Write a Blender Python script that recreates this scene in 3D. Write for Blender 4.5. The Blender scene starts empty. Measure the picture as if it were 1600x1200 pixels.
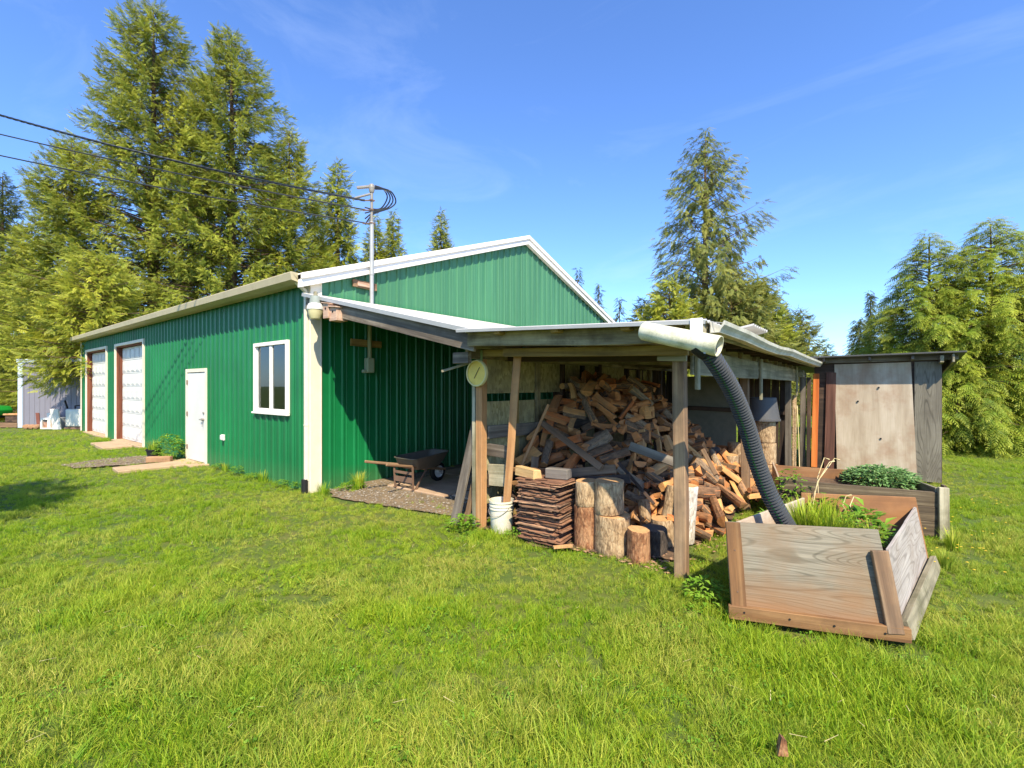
import bpy, bmesh, math, random
import numpy as np
from mathutils import Vector, Matrix, noise as mnoise
R = math.radians
rnd = random.Random(7)
scene = bpy.context.scene
COL = scene.collection
# ------------------------------------------------------------------ camera frame (world x,y = barn axes, corner of the barn = origin)
CAM = Vector((7.195, -3.958, 1.7)); HEAD = R(38.17)
RT = Vector((math.cos(HEAD), math.sin(HEAD), 0)); FW = Vector((-math.sin(HEAD), math.cos(HEAD), 0))
def at(px, d, z=0.0):
    p = CAM + RT * ((px - 800) / 738 * d) + FW * d
    return Vector((p.x, p.y, z))
def zt(py, d): return 1.7 + (602 - py) / 738 * d
def S(r, g, b):
    f = lambda c: (c / 255 / 12.92) if c <= 10 else ((c / 255 + .055) / 1.055) ** 2.4
    return (f(r), f(g), f(b), 1)
# ------------------------------------------------------------------ objects
def wmat(o):
    if o.parent: return wmat(o.parent) @ o.matrix_parent_inverse @ o.matrix_basis
    return o.matrix_basis.copy()
def setp(o, parent):
    o.parent = parent; o.matrix_parent_inverse = wmat(parent).inverted()
def tag(o, label=None, cat=None, group=None, kind=None):
    if label: o['label'] = label
    if cat: o['category'] = cat
    if group: o['group'] = group
    if kind: o['kind'] = kind
    return o
def thing(name, loc, label, cat, group=None, rz=0):
    o = bpy.data.objects.new(name, None); COL.objects.link(o)
    o.empty_display_size = .2
    o.matrix_basis = Matrix.Translation(Vector(loc)) @ Matrix.Rotation(rz, 4, 'Z')
    return tag(o, label, cat, group)
def kids(o): return [c for c in bpy.data.objects if c.parent == o]
def copy_tree(o, M=None, parent=None):
    ch = kids(o)
    c = o.copy(); COL.objects.link(c)
    if parent: c.parent = parent
    else: c.matrix_basis = M
    for k in ch: copy_tree(k, None, c)
    return c
class MB:
    def __init__(s, M=None): s.v = []; s.f = []; s.m = []; s.M = M; s.mi = 0
    def add(s, vs, fs, mi=None):
        b = len(s.v)
        s.v += [(s.M @ Vector(v)) if s.M else Vector(v) for v in vs]
        for f in fs: s.f.append([b + i for i in f]); s.m.append(s.mi if mi is None else mi)
    def box(s, x0, x1, y0, y1, z0, z1, mi=None):
        s.add([(x0,y0,z0),(x1,y0,z0),(x1,y1,z0),(x0,y1,z0),(x0,y0,z1),(x1,y0,z1),(x1,y1,z1),(x0,y1,z1)],
              [(0,3,2,1),(4,5,6,7),(0,1,5,4),(1,2,6,5),(2,3,7,6),(3,0,4,7)], mi); return s
    def bar(s, p0, p1, w, t, up=(0,0,1), mi=None):
        p0 = Vector(p0); p1 = Vector(p1); x = (p1 - p0).normalized(); y = Vector(up).cross(x)
        if y.length < 1e-4: y = Vector((0,1,0)).cross(x)
        y.normalize(); z = x.cross(y)
        vs = []
        for p in (p0, p1):
            for a, b in ((-1,-1),(1,-1),(1,1),(-1,1)): vs.append(p + y*(a*w/2) + z*(b*t/2))
        s.add(vs, [(3,2,1,0),(4,5,6,7),(0,1,5,4),(1,2,6,5),(2,3,7,6),(3,0,4,7)], mi); return s
    def tube(s, pts, r, n=8, caps=True, mi=None):
        pts = [Vector(p) for p in pts]; rs = r if isinstance(r, (list, tuple)) else [r]*len(pts)
        vs = []; y = None
        for i, p in enumerate(pts):
            t = (pts[min(i+1, len(pts)-1)] - pts[max(i-1, 0)]).normalized()
            if y is None:
                y = t.cross(Vector((0,0,1)))
                if y.length < 1e-3: y = Vector((1,0,0))
            y = (y - t * y.dot(t)).normalized(); z = t.cross(y)
            for k in range(n):
                a = 2*math.pi*k/n; vs.append(p + (y*math.cos(a) + z*math.sin(a))*rs[i])
        fs = [(i*n+k, i*n+(k+1)%n, (i+1)*n+(k+1)%n, (i+1)*n+k) for i in range(len(pts)-1) for k in range(n)]
        if caps: fs += [tuple(range(n))[::-1], tuple((len(pts)-1)*n+k for k in range(n))]
        s.add(vs, fs, mi); return s
    def lathe(s, prof, n=24, c=(0,0,0), mi=None, caps=True):
        vs = [(c[0]+r*math.cos(2*math.pi*k/n), c[1]+r*math.sin(2*math.pi*k/n), c[2]+z) for r, z in prof for k in range(n)]
        fs = [(i*n+k, i*n+(k+1)%n, (i+1)*n+(k+1)%n, (i+1)*n+k) for i in range(len(prof)-1) for k in range(n)]
        if caps: fs += [tuple(range(n))[::-1], tuple((len(prof)-1)*n+k for k in range(n))]
        s.add(vs, fs, mi); return s
    def prism(s, poly, a, b, axis='y', mi=None):
        n = len(poly)
        f = {'y': lambda p, t: (p[0], t, p[1]), 'x': lambda p, t: (t, p[0], p[1]), 'z': lambda p, t: (p[0], p[1], t)}[axis]
        s.add([f(p, a) for p in poly] + [f(p, b) for p in poly],
              [tuple(range(n))[::-1], tuple(range(n, 2*n))] + [(i, (i+1)%n, n+(i+1)%n, n+i) for i in range(n)], mi); return s
    def build(s, name, mat, parent=None, bevel=0, smooth=False, frame=None, seg=1, rough=0):
        if frame is None:
            xs = [v.x for v in s.v]; ys = [v.y for v in s.v]; zs = [v.z for v in s.v]
            frame = Matrix.Translation(((min(xs)+max(xs))/2, (min(ys)+max(ys))/2, min(zs)))
        inv = frame.inverted()
        bm = bmesh.new()
        bv = [bm.verts.new(inv @ v) for v in s.v]
        for f, mi in zip(s.f, s.m):
            try:
                q = bm.faces.new([bv[i] for i in f]); q.material_index = mi
            except ValueError: pass
        bmesh.ops.recalc_face_normals(bm, faces=bm.faces)
        if bevel:
            bmesh.ops.bevel(bm, geom=[e for e in bm.edges if len(e.link_faces) == 2 and e.calc_face_angle(0) > .6],
                            offset=bevel, segments=seg, affect='EDGES', profile=.6, clamp_overlap=True)
        if rough:
            for v in bm.verts:
                nz = mnoise.noise_vector(v.co*6 + Vector((len(name), rough*99, 3.3)))
                v.co += Vector(nz)*rough
        me = bpy.data.meshes.new(name); bm.to_mesh(me); bm.free()
        for m in (mat if isinstance(mat, (list, tuple)) else [mat]): me.materials.append(m)
        if smooth:
            for p in me.polygons: p.use_smooth = True
            try: me.set_sharp_from_angle(angle=R(40))
            except Exception: pass
        o = bpy.data.objects.new(name, me); COL.objects.link(o); o.matrix_basis = frame
        if parent: setp(o, parent)
        return o
def frame_of(p0, p1, wdir):
    p0 = Vector(p0); x = (Vector(p1) - p0).normalized(); y = Vector(wdir); y = (y - x*y.dot(x)).normalized(); z = x.cross(y)
    M = Matrix((x, y, z)).transposed().to_4x4(); M.translation = p0; return M
def board(name, p0, p1, w, t, mat, parent=None, wdir=(0,0,1), bevel=.004, warp=.004, cut0=0, cut1=0, seg=None):
    """a plank from p0 to p1, its grain along its own x axis; width along wdir; slightly warped"""
    M = frame_of(p0, p1, wdir); L = (Vector(p1)-Vector(p0)).length
    n = seg or max(1, int(L/.25)); vs = []; sd = rnd.random()*50
    for i in range(n+1):
        x = L*i/n
        q = mnoise.noise_vector(Vector((x*1.3, sd, 0)))
        for a, b in ((-1,-1),(1,-1),(1,1),(-1,1)):
            xx = x + (cut0*a*w/2 if i == 0 else 0) + (cut1*a*w/2 if i == n else 0)
            e = mnoise.noise(Vector((x*4, sd+7*a, b)))*warp*.5
            vs.append((xx, a*(w/2+e) + q.x*warp, b*t/2 + q.y*warp))
    mb = MB(M)
    fs = [(0,3,2,1), tuple(n*4+k for k in range(4))]
    for i in range(n):
        for k in range(4): fs.append((i*4+k, i*4+(k+1)%4, i*4+4+(k+1)%4, i*4+4+k))
    mb.add(vs, fs)
    return mb.build(name, mat, parent, bevel=bevel, frame=M)
def np_mesh(name, V, F, mats, attrs=None, smooth=False, fm=None):
    me = bpy.data.meshes.new(name); k = F.shape[1]
    me.vertices.add(len(V)); me.vertices.foreach_set('co', np.ascontiguousarray(V, np.float32).ravel())
    me.loops.add(F.size); me.loops.foreach_set('vertex_index', np.ascontiguousarray(F, np.int32).ravel())
    me.polygons.add(len(F)); me.polygons.foreach_set('loop_start', np.arange(0, F.size, k, dtype=np.int32))
    if smooth: me.polygons.foreach_set('use_smooth', np.ones(len(F), bool))
    if fm is not None: me.polygons.foreach_set('material_index', fm.astype(np.int32))
    for an, (ty, arr) in (attrs or {}).items():
        a = me.attributes.new(an, ty, 'POINT')
        a.data.foreach_set('vector' if ty == 'FLOAT_VECTOR' else 'value', np.ascontiguousarray(arr).ravel())
    for m in (mats if isinstance(mats, (list, tuple)) else [mats]): me.materials.append(m)
    me.update(calc_edges=True); me.validate()
    return me
def put(name, me, parent=None, M=None):
    o = bpy.data.objects.new(name, me); COL.objects.link(o)
    if M is not None: o.matrix_basis = M
    if parent: setp(o, parent)
    return o
# ------------------------------------------------------------------ materials
class NT:
    def __init__(s, name):
        s.m = bpy.data.materials.new(name); s.m.use_nodes = True; s.t = s.m.node_tree; s.t.nodes.clear()
        s.out = s.n('ShaderNodeOutputMaterial')
    def n(s, ty, props=None, **inp):
        nd = s.t.nodes.new(ty)
        for k, v in (props or {}).items(): setattr(nd, k, v)
        for k, v in inp.items():
            key = int(k[1:]) if k[0] == '_' and k[1:].isdigit() else k.replace('_', ' ')
            s.set(nd.inputs[key], v)
        return nd
    def set(s, sock, v):
        if isinstance(v, bpy.types.NodeSocket): s.t.links.new(v, sock)
        elif isinstance(v, bpy.types.Node): s.t.links.new(v.outputs[0], sock)
        else: sock.default_value = v
    def math(s, op, a, b=0.0, c=None):
        nd = s.n('ShaderNodeMath', {'operation': op}, _0=a, _1=b)
        if c is not None: s.set(nd.inputs[2], c)
        return nd
    def coords(s, kind='Object', scale=(1,1,1), rand=0.0):
        v = s.n('ShaderNodeTexCoord').outputs[kind]
        if rand:
            oi = s.n('ShaderNodeObjectInfo')
            r = s.math('MULTIPLY', oi.outputs['Random'], rand)
            v = s.n('ShaderNodeVectorMath', {'operation': 'ADD'}, _0=v, _1=r).outputs[0]
        return s.n('ShaderNodeMapping', None, Vector=v, Scale=scale).outputs[0]
    def noise(s, vec, scale, detail=4, rough=.55, dist=0.0):
        return s.n('ShaderNodeTexNoise', None, Vector=vec, Scale=scale, Detail=detail, Roughness=rough, Distortion=dist).outputs[0]
    def ramp(s, fac, stops):
        nd = s.n('ShaderNodeValToRGB'); e = nd.color_ramp.elements
        while len(e) < len(stops): e.new(.5)
        for i, (p, c) in enumerate(stops):
            e[i].position = p; e[i].color = c if isinstance(c, tuple) else (c, c, c, 1)
        s.set(nd.inputs[0], fac); return nd.outputs[0]
    def mix(s, fac, a, b, blend='MIX'):
        nd = s.n('ShaderNodeMix', {'data_type': 'RGBA', 'blend_type': blend})
        s.set(nd.inputs[0], fac); s.set(nd.inputs[6], a); s.set(nd.inputs[7], b); return nd.outputs[2]
    def bump(s, h, strength=.4, dist=.01):
        return s.n('ShaderNodeBump', None, Strength=strength, Distance=dist, Height=h).outputs[0]
    def bsdf(s, color, rough=.6, normal=None, **kw):
        b = s.n('ShaderNodeBsdfPrincipled', None, Base_Color=color, Roughness=rough)
        for k, v in kw.items(): s.set(b.inputs[k.replace('_', ' ')], v)
        if normal is not None: s.set(b.inputs['Normal'], normal)
        s.t.links.new(b.outputs[0], s.out.inputs[0]); return b
def paint(name, c, rough=.5, dirt=(.25,.22,.16,1), amount=.25, scale=3.0, bump=.15, **kw):
    t = NT(name); v = t.coords('Object', (1,1,1), 20)
    a = t.noise(v, scale, 6, .65); b = t.noise(v, scale*14, 4, .6)
    f = t.ramp(t.math('ADD', t.math('MULTIPLY', a, .75), t.math('MULTIPLY', b, .25)), [(.42, 0.0), (.78, 1.0)])
    col = t.mix(t.math('MULTIPLY', f, amount), c, dirt)
    t.bsdf(col, rough, t.bump(b, bump, .004), **kw); return t.m
def wood(name, cols, g=9.0, stain=None, stain_amt=.5, bump=.5, rough=.8, var=.3, cath=0.0, fibre=.35, knots=False, low=None):
    """grain runs along the object's x axis"""
    t = NT(name); oi = t.n('ShaderNodeObjectInfo')
    v = t.coords('Object', (1,1,1), 40)
    vm = t.n('ShaderNodeMapping', None, Vector=v, Scale=(.55, g, g)).outputs[0]
    n1 = t.noise(vm, 1.0, 5, .6, .7)
    if cath:
        vc = t.n('ShaderNodeMapping', None, Vector=v, Scale=(.34, 2.6, 2.6)).outputs[0]
        base = t.noise(vc, 1.5, 1.5, .45, .2)
        w = t.math('SINE', t.math('MULTIPLY', base, cath))
        n1 = t.math('SUBTRACT', t.math('MULTIPLY_ADD', n1, .55, .26), t.math('MULTIPLY', t.ramp(w, [(.45, 0.0), (.98, 1.0)]), .15))
    vf = t.n('ShaderNodeMapping', None, Vector=v, Scale=(3, 90, 90)).outputs[0]
    nf = t.noise(vf, 1.0, 3, .6)
    col = t.ramp(n1, [(.28, cols[0]), (.5, cols[1]), (.72, cols[2])])
    dk = t.ramp(nf, [(.3, 0.0), (.7, 1.0)])
    col = t.mix(fibre, col, t.mix(dk, (.25,.25,.25,1), (1,1,1,1)), 'MULTIPLY')
    if stain:
        big = t.noise(v, 2.2, 5, .65)
        col = t.mix(t.math('MULTIPLY', t.ramp(big, [(.45, 0.0), (.66, 1.0)]), stain_amt), col, stain)
    if low:
        hy = t.n('ShaderNodeSeparateXYZ', None, Vector=t.n('ShaderNodeTexCoord').outputs['Object']).outputs[1]
        lf = t.ramp(t.math('ADD', hy, t.math('MULTIPLY', t.noise(vm, 1.6, 5, .65), .26)), [(.16, 1.0), (.40, 0.0)])
        col = t.mix(t.math('MULTIPLY', lf, .7), col, low)
    if knots:
        vo = t.n('ShaderNodeTexVoronoi', {'feature': 'F1'}, Vector=t.n('ShaderNodeMapping', None, Vector=v, Scale=(1,1.6,1.6)).outputs[0], Scale=2.4, Randomness=1.0)
        k = t.ramp(vo.outputs['Distance'], [(.03, 1.0), (.075, 0.0)])
        col = t.mix(t.math('MULTIPLY', k, .75), col, (.06,.045,.03,1))
    br = t.math('MULTIPLY_ADD', oi.outputs['Random'], var, 1 - var/2)
    hs = t.n('ShaderNodeHueSaturation', None, Value=br, Color=col)
    h = t.math('ADD', t.math('MULTIPLY', nf, .6), t.math('MULTIPLY', n1, .6))
    t.bsdf(hs.outputs[0], rough, t.bump(h, bump, .006)); 
    t.bs = None
    return t.m
def plain(name, c, rough=.5, **kw):
    t = NT(name); v = t.coords('Object', (1,1,1), 9); b = t.noise(v, 30, 4, .6)
    col = t.mix(t.math('MULTIPLY', b, .35), c, tuple(x*.6 for x in c[:3]) + (1,))
    t.bsdf(col, rough, t.bump(b, .1, .003), **kw); return t.m
M = {}
def green(name, faded):
    t = NT(name); v = t.coords('Generated'); g = t.n('ShaderNodeNewGeometry').outputs['Position']
    big = t.noise(g, .8, 5, .6); fine = t.noise(g, 45, 3, .6)
    c = t.mix(t.ramp(big, [(.35, 0.0), (.7, 1.0)]), S(12,98,52), S(18,114,62))
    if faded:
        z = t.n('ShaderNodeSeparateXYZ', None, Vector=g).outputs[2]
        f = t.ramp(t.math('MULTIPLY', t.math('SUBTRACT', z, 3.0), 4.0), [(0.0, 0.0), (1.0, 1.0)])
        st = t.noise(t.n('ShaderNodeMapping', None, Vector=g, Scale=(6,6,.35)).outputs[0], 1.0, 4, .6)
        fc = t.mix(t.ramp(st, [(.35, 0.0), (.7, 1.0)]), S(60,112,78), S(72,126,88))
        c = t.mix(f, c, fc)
    pid = t.n('ShaderNodeTexWhiteNoise', {'noise_dimensions': '2D'}, Vector=t.n('ShaderNodeVectorMath', {'operation': 'FLOOR'}, _0=t.n('ShaderNodeMapping', None, Vector=g, Scale=(1.094,1.094,0)).outputs[0]).outputs[0])
    c = t.n('ShaderNodeHueSaturation', None, Value=t.math('MULTIPLY_ADD', pid.outputs[0], .16, .92), Color=c).outputs[0]
    # splashed dirt near the ground and little chips
    z2 = t.n('ShaderNodeSeparateXYZ', None, Vector=g).outputs[2]
    lo = t.ramp(t.math('ADD', z2, t.math('MULTIPLY', big, .35)), [(.1, 1.0), (.55, 0.0)])
    c = t.mix(t.math('MULTIPLY', lo, .22), c, S(120,112,80))
    ch = t.ramp(t.noise(g, 7, 2, .5), [(.80, 0.0), (.83, 1.0)])
    c = t.mix(t.math('MULTIPLY', ch, .5), c, S(190,200,185))
    t.bsdf(c, .42, t.bump(fine, .05, .002), Specular_IOR_Level=.45); return t.m
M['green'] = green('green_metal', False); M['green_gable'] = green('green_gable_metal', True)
M['cream'] = paint('cream_trim', S(226,215,192), .5, S(150,135,105), .3)
M['eave'] = paint('eave_trim', S(190,176,140), .55, S(120,105,75), .4)
M['white'] = paint('white_paint', S(216,213,206), .45, S(160,150,130), .22)
M['white_trim'] = paint('white_trim', S(238,230,220), .45, S(180,165,140), .2)
M['roof'] = paint('roof_metal', S(192,188,180), .5, S(130,120,100), .3, 2.0)
M['galv'] = paint('galvanised', S(168,168,164), .45, S(120,110,100), .3, 6.0, Metallic=.2)
M['gutter'] = paint('gutter_paint', S(214,208,192), .5, S(110,112,70), .75, 4.0)
M['pvc'] = paint('pvc_pipe', S(232,226,198), .45, S(112,116,48), .9, 7.0)
M['hose'] = plain('black_hose', S(74,76,79), .24)
M['hose_stripe'] = plain('hose_stripe', S(30,84,36), .5)
M['black'] = plain('black_rubber', S(18,18,19), .7)
M['cable'] = plain('cable_black', S(30,36,44), .5)
M['jamb'] = wood('jamb_wood', (S(70,34,20), S(120,64,40), S(150,88,58)), 8, None, bump=.4)
M['post_new'] = wood('post_new', (S(146,98,58), S(190,138,88), S(214,166,114)), 9, S(120,96,70), .45, fibre=.3)
M['post_old'] = wood('post_old', (S(84,62,44), S(140,108,78), S(178,146,110)), 9, S(92,78,62), .6)
M['grey_wood'] = wood('grey_wood', (S(62,54,46), S(118,106,92), S(164,152,134)), 10, S(66,56,44), .6)
M['dark_wood'] = wood('dark_wood', (S(40,28,20), S(76,56,42), S(112,86,66)), 9, S(34,28,22), .6)
M['header'] = wood('header_board', (S(92,86,66), S(160,150,122), S(200,190,160)), 10, S(84,80,48), .7)
M['moss_wood'] = wood('moss_wood', (S(84,72,48), S(146,132,96), S(184,172,134)), 9, S(62,50,32), .8)
M['yellow_wood'] = wood('yellow_wood', (S(110,86,40), S(160,130,72), S(188,160,100)), 9, S(90,70,40), .5)
M['orange_wood'] = wood('orange_wood', (S(176,84,26), S(208,110,40), S(222,136,66)), 8, None, bump=.3, var=.1)
M['ply_grey'] = wood('ply_grey', (S(86,79,63), S(134,125,105), S(163,153,133)), 8, S(128,96,62), .5, cath=260, fibre=.5, var=.06, knots=True, low=S(140,98,58))
M['ply_dark'] = wood('ply_dark', (S(80,74,62), S(124,116,100), S(154,146,128)), 7, S(80,70,58), .4, cath=170, knots=True, var=.1)
M['ply_pink'] = wood('ply_pink', (S(162,142,118), S(186,168,144), S(202,186,164)), 4, S(150,112,84), .6, bump=.25, fibre=.18, var=.05)
M['sill_wood'] = wood('sill_wood', (S(84,54,28), S(126,88,50), S(152,114,72)), 9, S(84,58,36), .55)
M['rust_board'] = wood('rust_board', (S(112,74,42), S(142,98,58), S(158,118,78)), 4, S(96,64,40), .6, bump=.25, fibre=.2)
M['weather'] = wood('weathered_dark', (S(44,34,24), S(96,80,58), S(150,132,102)), 14, S(70,54,36), .5, bump=.9)
M['osb'] = None
def osb():
    t = NT('osb_panel'); v = t.coords('Object', (1,1,1), 30)
    vo = t.n('ShaderNodeTexVoronoi', None, Vector=t.n('ShaderNodeMapping', None, Vector=v, Rotation=(.6,.4,.5), Scale=(1,2.4,1.2)).outputs[0], Scale=14.0)
    c = t.mix(t.n('ShaderNodeSeparateColor', None, Color=vo.outputs['Color']).outputs[0], S(146,132,84), S(192,178,128))
    big = t.noise(v, 2.0, 5, .65)
    c = t.mix(t.math('MULTIPLY', t.ramp(big, [(.4, 0.0), (.7, 1.0)]), .7), c, S(104,98,84))
    t.bsdf(c, .85, t.bump(vo.outputs['Distance'], .3, .004)); return t.m
M['osb'] = osb()
def bark(name, a, b, c):
    t = NT(name); v = t.coords('Object', (1,1,1), 30)
    vm = t.n('ShaderNodeMapping', None, Vector=v, Scale=(1,1,.35)).outputs[0]
    vo = t.n('ShaderNodeTexVoronoi', {'feature': 'DISTANCE_TO_EDGE'}, Vector=vm, Scale=26.0)
    n = t.noise(vm, 40, 6, .65, .5); big = t.noise(v, 5, 4, .6)
    col = t.ramp(n, [(.3, a), (.5, b), (.7, c)])
    col = t.mix(t.math('MULTIPLY', t.ramp(vo.outputs['Distance'], [(.0, 1.0), (.09, 0.0)]), .5), col, a)
    col = t.mix(t.math('MULTIPLY', t.ramp(big, [(.52, 0.0), (.62, 1.0)]), .45), col, c)
    t.bsdf(col, .9, t.bump(t.math('ADD', n, vo.outputs['Distance']), .8, .012)); return t.m
M['bark'] = bark('bark', S(62,44,32), S(120,92,66), S(166,136,104))
M['bark_pale'] = bark('bark_pale', S(92,72,50), S(164,134,98), S(198,172,134))
M['bark_red'] = bark('bark_red', S(74,44,26), S(140,92,58), S(190,146,104))
M['bark_white'] = bark('bark_white', S(120,100,80), S(196,186,170), S(222,216,204))
M['bark_dark'] = bark('bark_dark', S(34,28,24), S(66,56,48), S(96,84,72))
def endgrain(name, c1, c2):
    t = NT(name); v = t.coords('Object', (1,1,1))
    d = t.n('ShaderNodeVectorMath', {'operation': 'LENGTH'}, _0=t.n('ShaderNodeMapping', None, Vector=v, Scale=(1,1,0)).outputs[0]).outputs['Value']
    w = t.math('SINE', t.math('MULTIPLY', t.math('ADD', d, t.math('MULTIPLY', t.noise(v, 6, 2), .02)), 900))
    n = t.noise(v, 30, 4, .6)
    c = t.mix(t.math('MULTIPLY_ADD', w, .25, .4), c1, c2)
    c = t.mix(t.math('MULTIPLY', t.ramp(n, [(.45, 0.0), (.7, 1.0)]), .5), c, S(110,84,56))
    t.bsdf(c, .85, t.bump(n, .3, .004)); return t.m
M['end'] = endgrain('log_end', S(204,160,108), S(178,128,78))
M['end_dark'] = endgrain('log_end_dark', S(92,84,76), S(60,54,48))
def split_wood():
    t = NT('split_wood'); oi = t.n('ShaderNodeObjectInfo'); v = t.coords('Object', (1,1,1), 50)
    n1 = t.noise(t.n('ShaderNodeMapping', None, Vector=v, Scale=(1.2,16,16)).outputs[0], 1.0, 5, .6, .5)
    nf = t.noise(t.n('ShaderNodeMapping', None, Vector=v, Scale=(5,130,130)).outputs[0], 1.0, 3, .6)
    base = t.ramp(oi.outputs['Random'], [(0.0, S(214,156,92)), (.22, S(200,132,74)), (.42, S(204,118,60)), (.58, S(172,126,82)), (.75, S(218,168,106)), (1.0, S(152,96,56))])
    c = t.mix(1.0, base, t.ramp(n1, [(.25, (.60,.55,.50,1)), (.55, (1.08,1.06,1.02,1)), (.8, (1.3,1.28,1.2,1))]), 'MULTIPLY')
    c = t.mix(.35, c, t.ramp(nf, [(.3, .35), (.65, 1.0)]), 'MULTIPLY')
    big = t.noise(v, 7, 4, .6)
    c = t.mix(t.math('MULTIPLY', t.ramp(big, [(.5, 0.0), (.68, 1.0)]), .5), c, S(128,104,78))
    t.bsdf(c, .85, t.bump(t.math('ADD', n1, nf), .6, .006)); return t.m
M['split'] = split_wood()
def fire_bark():
    t = NT('firewood_bark'); oi = t.n('ShaderNodeObjectInfo'); v = t.coords('Object', (1,1,1), 50)
    n = t.noise(t.n('ShaderNodeMapping', None, Vector=v, Scale=(.5,1,1)).outputs[0], 34, 6, .65, .6)
    base = t.ramp(oi.outputs['Random'], [(0.0, S(128,106,82)), (.4, S(114,82,56)), (.7, S(150,130,104)), (1.0, S(136,92,58))])
    c = t.mix(1.0, base, t.ramp(n, [(.3, .35), (.6, 1.15)]), 'MULTIPLY')
    t.bsdf(c, .92, t.bump(n, .8, .01)); return t.m
M['fbark'] = fire_bark()
def shake():
    t = NT('cedar_shake'); oi = t.n('ShaderNodeObjectInfo'); v = t.coords('Object', (1,1,1), 50)
    n1 = t.noise(t.n('ShaderNodeMapping', None, Vector=v, Scale=(1.5,22,22)).outputs[0], 1.0, 5, .6, .4)
    base = t.ramp(oi.outputs['Random'], [(0.0, S(104,70,50)), (.3, S(158,114,84)), (.5, S(126,86,62)), (.7, S(186,146,112)), (.85, S(142,106,80)), (1.0, S(116,98,84))])
    c = t.mix(1.0, base, t.ramp(n1, [(.3, .45), (.65, 1.15)]), 'MULTIPLY')
    t.bsdf(c, .85, t.bump(n1, .7, .005)); return t.m
M['shake'] = shake()
def concrete(name, a, b):
    t = NT(name); v = t.n('ShaderNodeNewGeometry').outputs['Position']
    n = t.noise(v, 3, 6, .65); f = t.noise(v, 60, 4, .6)
    c = t.mix(t.ramp(n, [(.35, 0.0), (.7, 1.0)]), a, b); c = t.mix(t.math('MULTIPLY', f, .4), c, S(96,82,62))
    t.bsdf(c, .9, t.bump(f, .4, .004)); return t.m
M['concrete'] = concrete('concrete', S(196,168,132), S(168,140,108))
M['slab'] = concrete('slab', S(190,160,130), S(156,126,100))
def soil():
    t = NT('soil'); v = t.n('ShaderNodeNewGeometry').outputs['Position']
    n = t.noise(v, 9, 6, .7); f = t.noise(v, 70, 4, .6)
    c = t.mix(t.ramp(n, [(.35, 0.0), (.7, 1.0)]), S(74,56,40), S(118,92,66))
    t.bsdf(c, .95, t.bump(f, .8, .015)); return t.m
M['soil'] = soil()
def lawn():
    t = NT('lawn_ground'); v = t.n('ShaderNodeNewGeometry').outputs['Position']
    n = t.noise(v, .55, 5, .6); f = t.noise(v, 26, 5, .7); q = t.noise(v, 3.0, 4, .6)
    c = t.mix(t.ramp(n, [(.35, 0.0), (.65, 1.0)]), S(74,100,20), S(100,112,30))
    c = t.mix(t.math('MULTIPLY', t.ramp(q, [(.5, 0.0), (.7, 1.0)]), .5), c, S(138,120,60))
    c = t.mix(t.math('MULTIPLY', f, .5), c, S(50,60,14))
    t.bsdf(c, .95, t.bump(f, .9, .03)); return t.m
M['lawn'] = lawn()
def stone():
    t = NT('gravel_stone'); v = t.n('ShaderNodeNewGeometry').outputs['Position']
    n = t.noise(v, 22, 2, .5); f = t.noise(v, 120, 3, .6)
    c = t.ramp(n, [(.3, S(92,82,70)), (.5, S(138,126,110)), (.7, S(176,164,148))])
    t.bsdf(t.mix(t.math('MULTIPLY', f, .4), c, S(90,80,70)), .9); return t.m
M['stone'] = stone()
M['gravel_base'] = concrete('gravel_base', S(138,116,88), S(98,84,62))
def leaf(name, dark, mid, light, tip, trans=.35, patch=.5, straw=None):
    """thin foliage: colour varies per frond (tint) and towards the young tips (tip attribute)"""
    t = NT(name); v = t.n('ShaderNodeNewGeometry').outputs['Position']
    a = t.n('ShaderNodeAttribute', {'attribute_name': 'tint'}).outputs['Fac']
    tp = t.n('ShaderNodeAttribute', {'attribute_name': 'tip'}).outputs['Fac']
    n = t.noise(v, patch, 4, .6)
    f = t.math('ADD', t.math('MULTIPLY', a, .5), t.math('MULTIPLY', n, .5))
    c = t.ramp(f, [(.25, dark), (.5, mid), (.75, light)])
    c = t.mix(t.math('MULTIPLY', t.math('POWER', tp, 1.6), .6), c, tip)
    if straw:
        q = t.ramp(t.noise(v, .7, 5, .65), [(.44, 0.0), (.66, 1.0)])
        c = t.mix(t.math('MULTIPLY', q, t.math('MULTIPLY', a, .9)), c, straw)
    b = t.bsdf(c, .55, None, Specular_IOR_Level=.25)
    tr = t.n('ShaderNodeBsdfTranslucent', None, Color=t.mix(.5, c, tip))
    mx = t.n('ShaderNodeMixShader', None, Fac=trans)
    t.t.links.new(b.outputs[0], mx.inputs[1]); t.t.links.new(tr.outputs[0], mx.inputs[2])
    t.t.links.new(mx.outputs[0], t.out.inputs[0]); return t.m
M['cedar'] = leaf('cedar_foliage', S(52,70,22), S(116,134,38), S(170,174,58), S(198,192,84), .3)
M['cedar2'] = leaf('cedar_foliage_young', S(64,86,24), S(136,150,44), S(182,184,60), S(210,200,84), .32)
M['sparse'] = leaf('sparse_conifer_foliage', S(70,90,40), S(114,126,54), S(154,154,74), S(176,166,86))
M['hem'] = leaf('feathery_foliage', S(56,82,26), S(112,140,42), S(160,174,58), S(210,206,82))
M['dark'] = leaf('dark_foliage', S(44,58,24), S(74,88,34), S(104,112,44), S(120,124,56))
M['grass'] = leaf('grass_blades', S(56,116,10), S(116,156,20), S(176,188,50), S(176,188,58), .35, .9, S(206,190,104))
M['weed'] = leaf('weed_leaves', S(70,116,22), S(104,150,36), S(140,176,60), S(160,184,80), .35, 3.0)
M['herb'] = leaf('herb_leaves', S(70,112,60), S(112,150,88), S(150,182,118), S(160,190,120), .25, 4.0)
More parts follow.
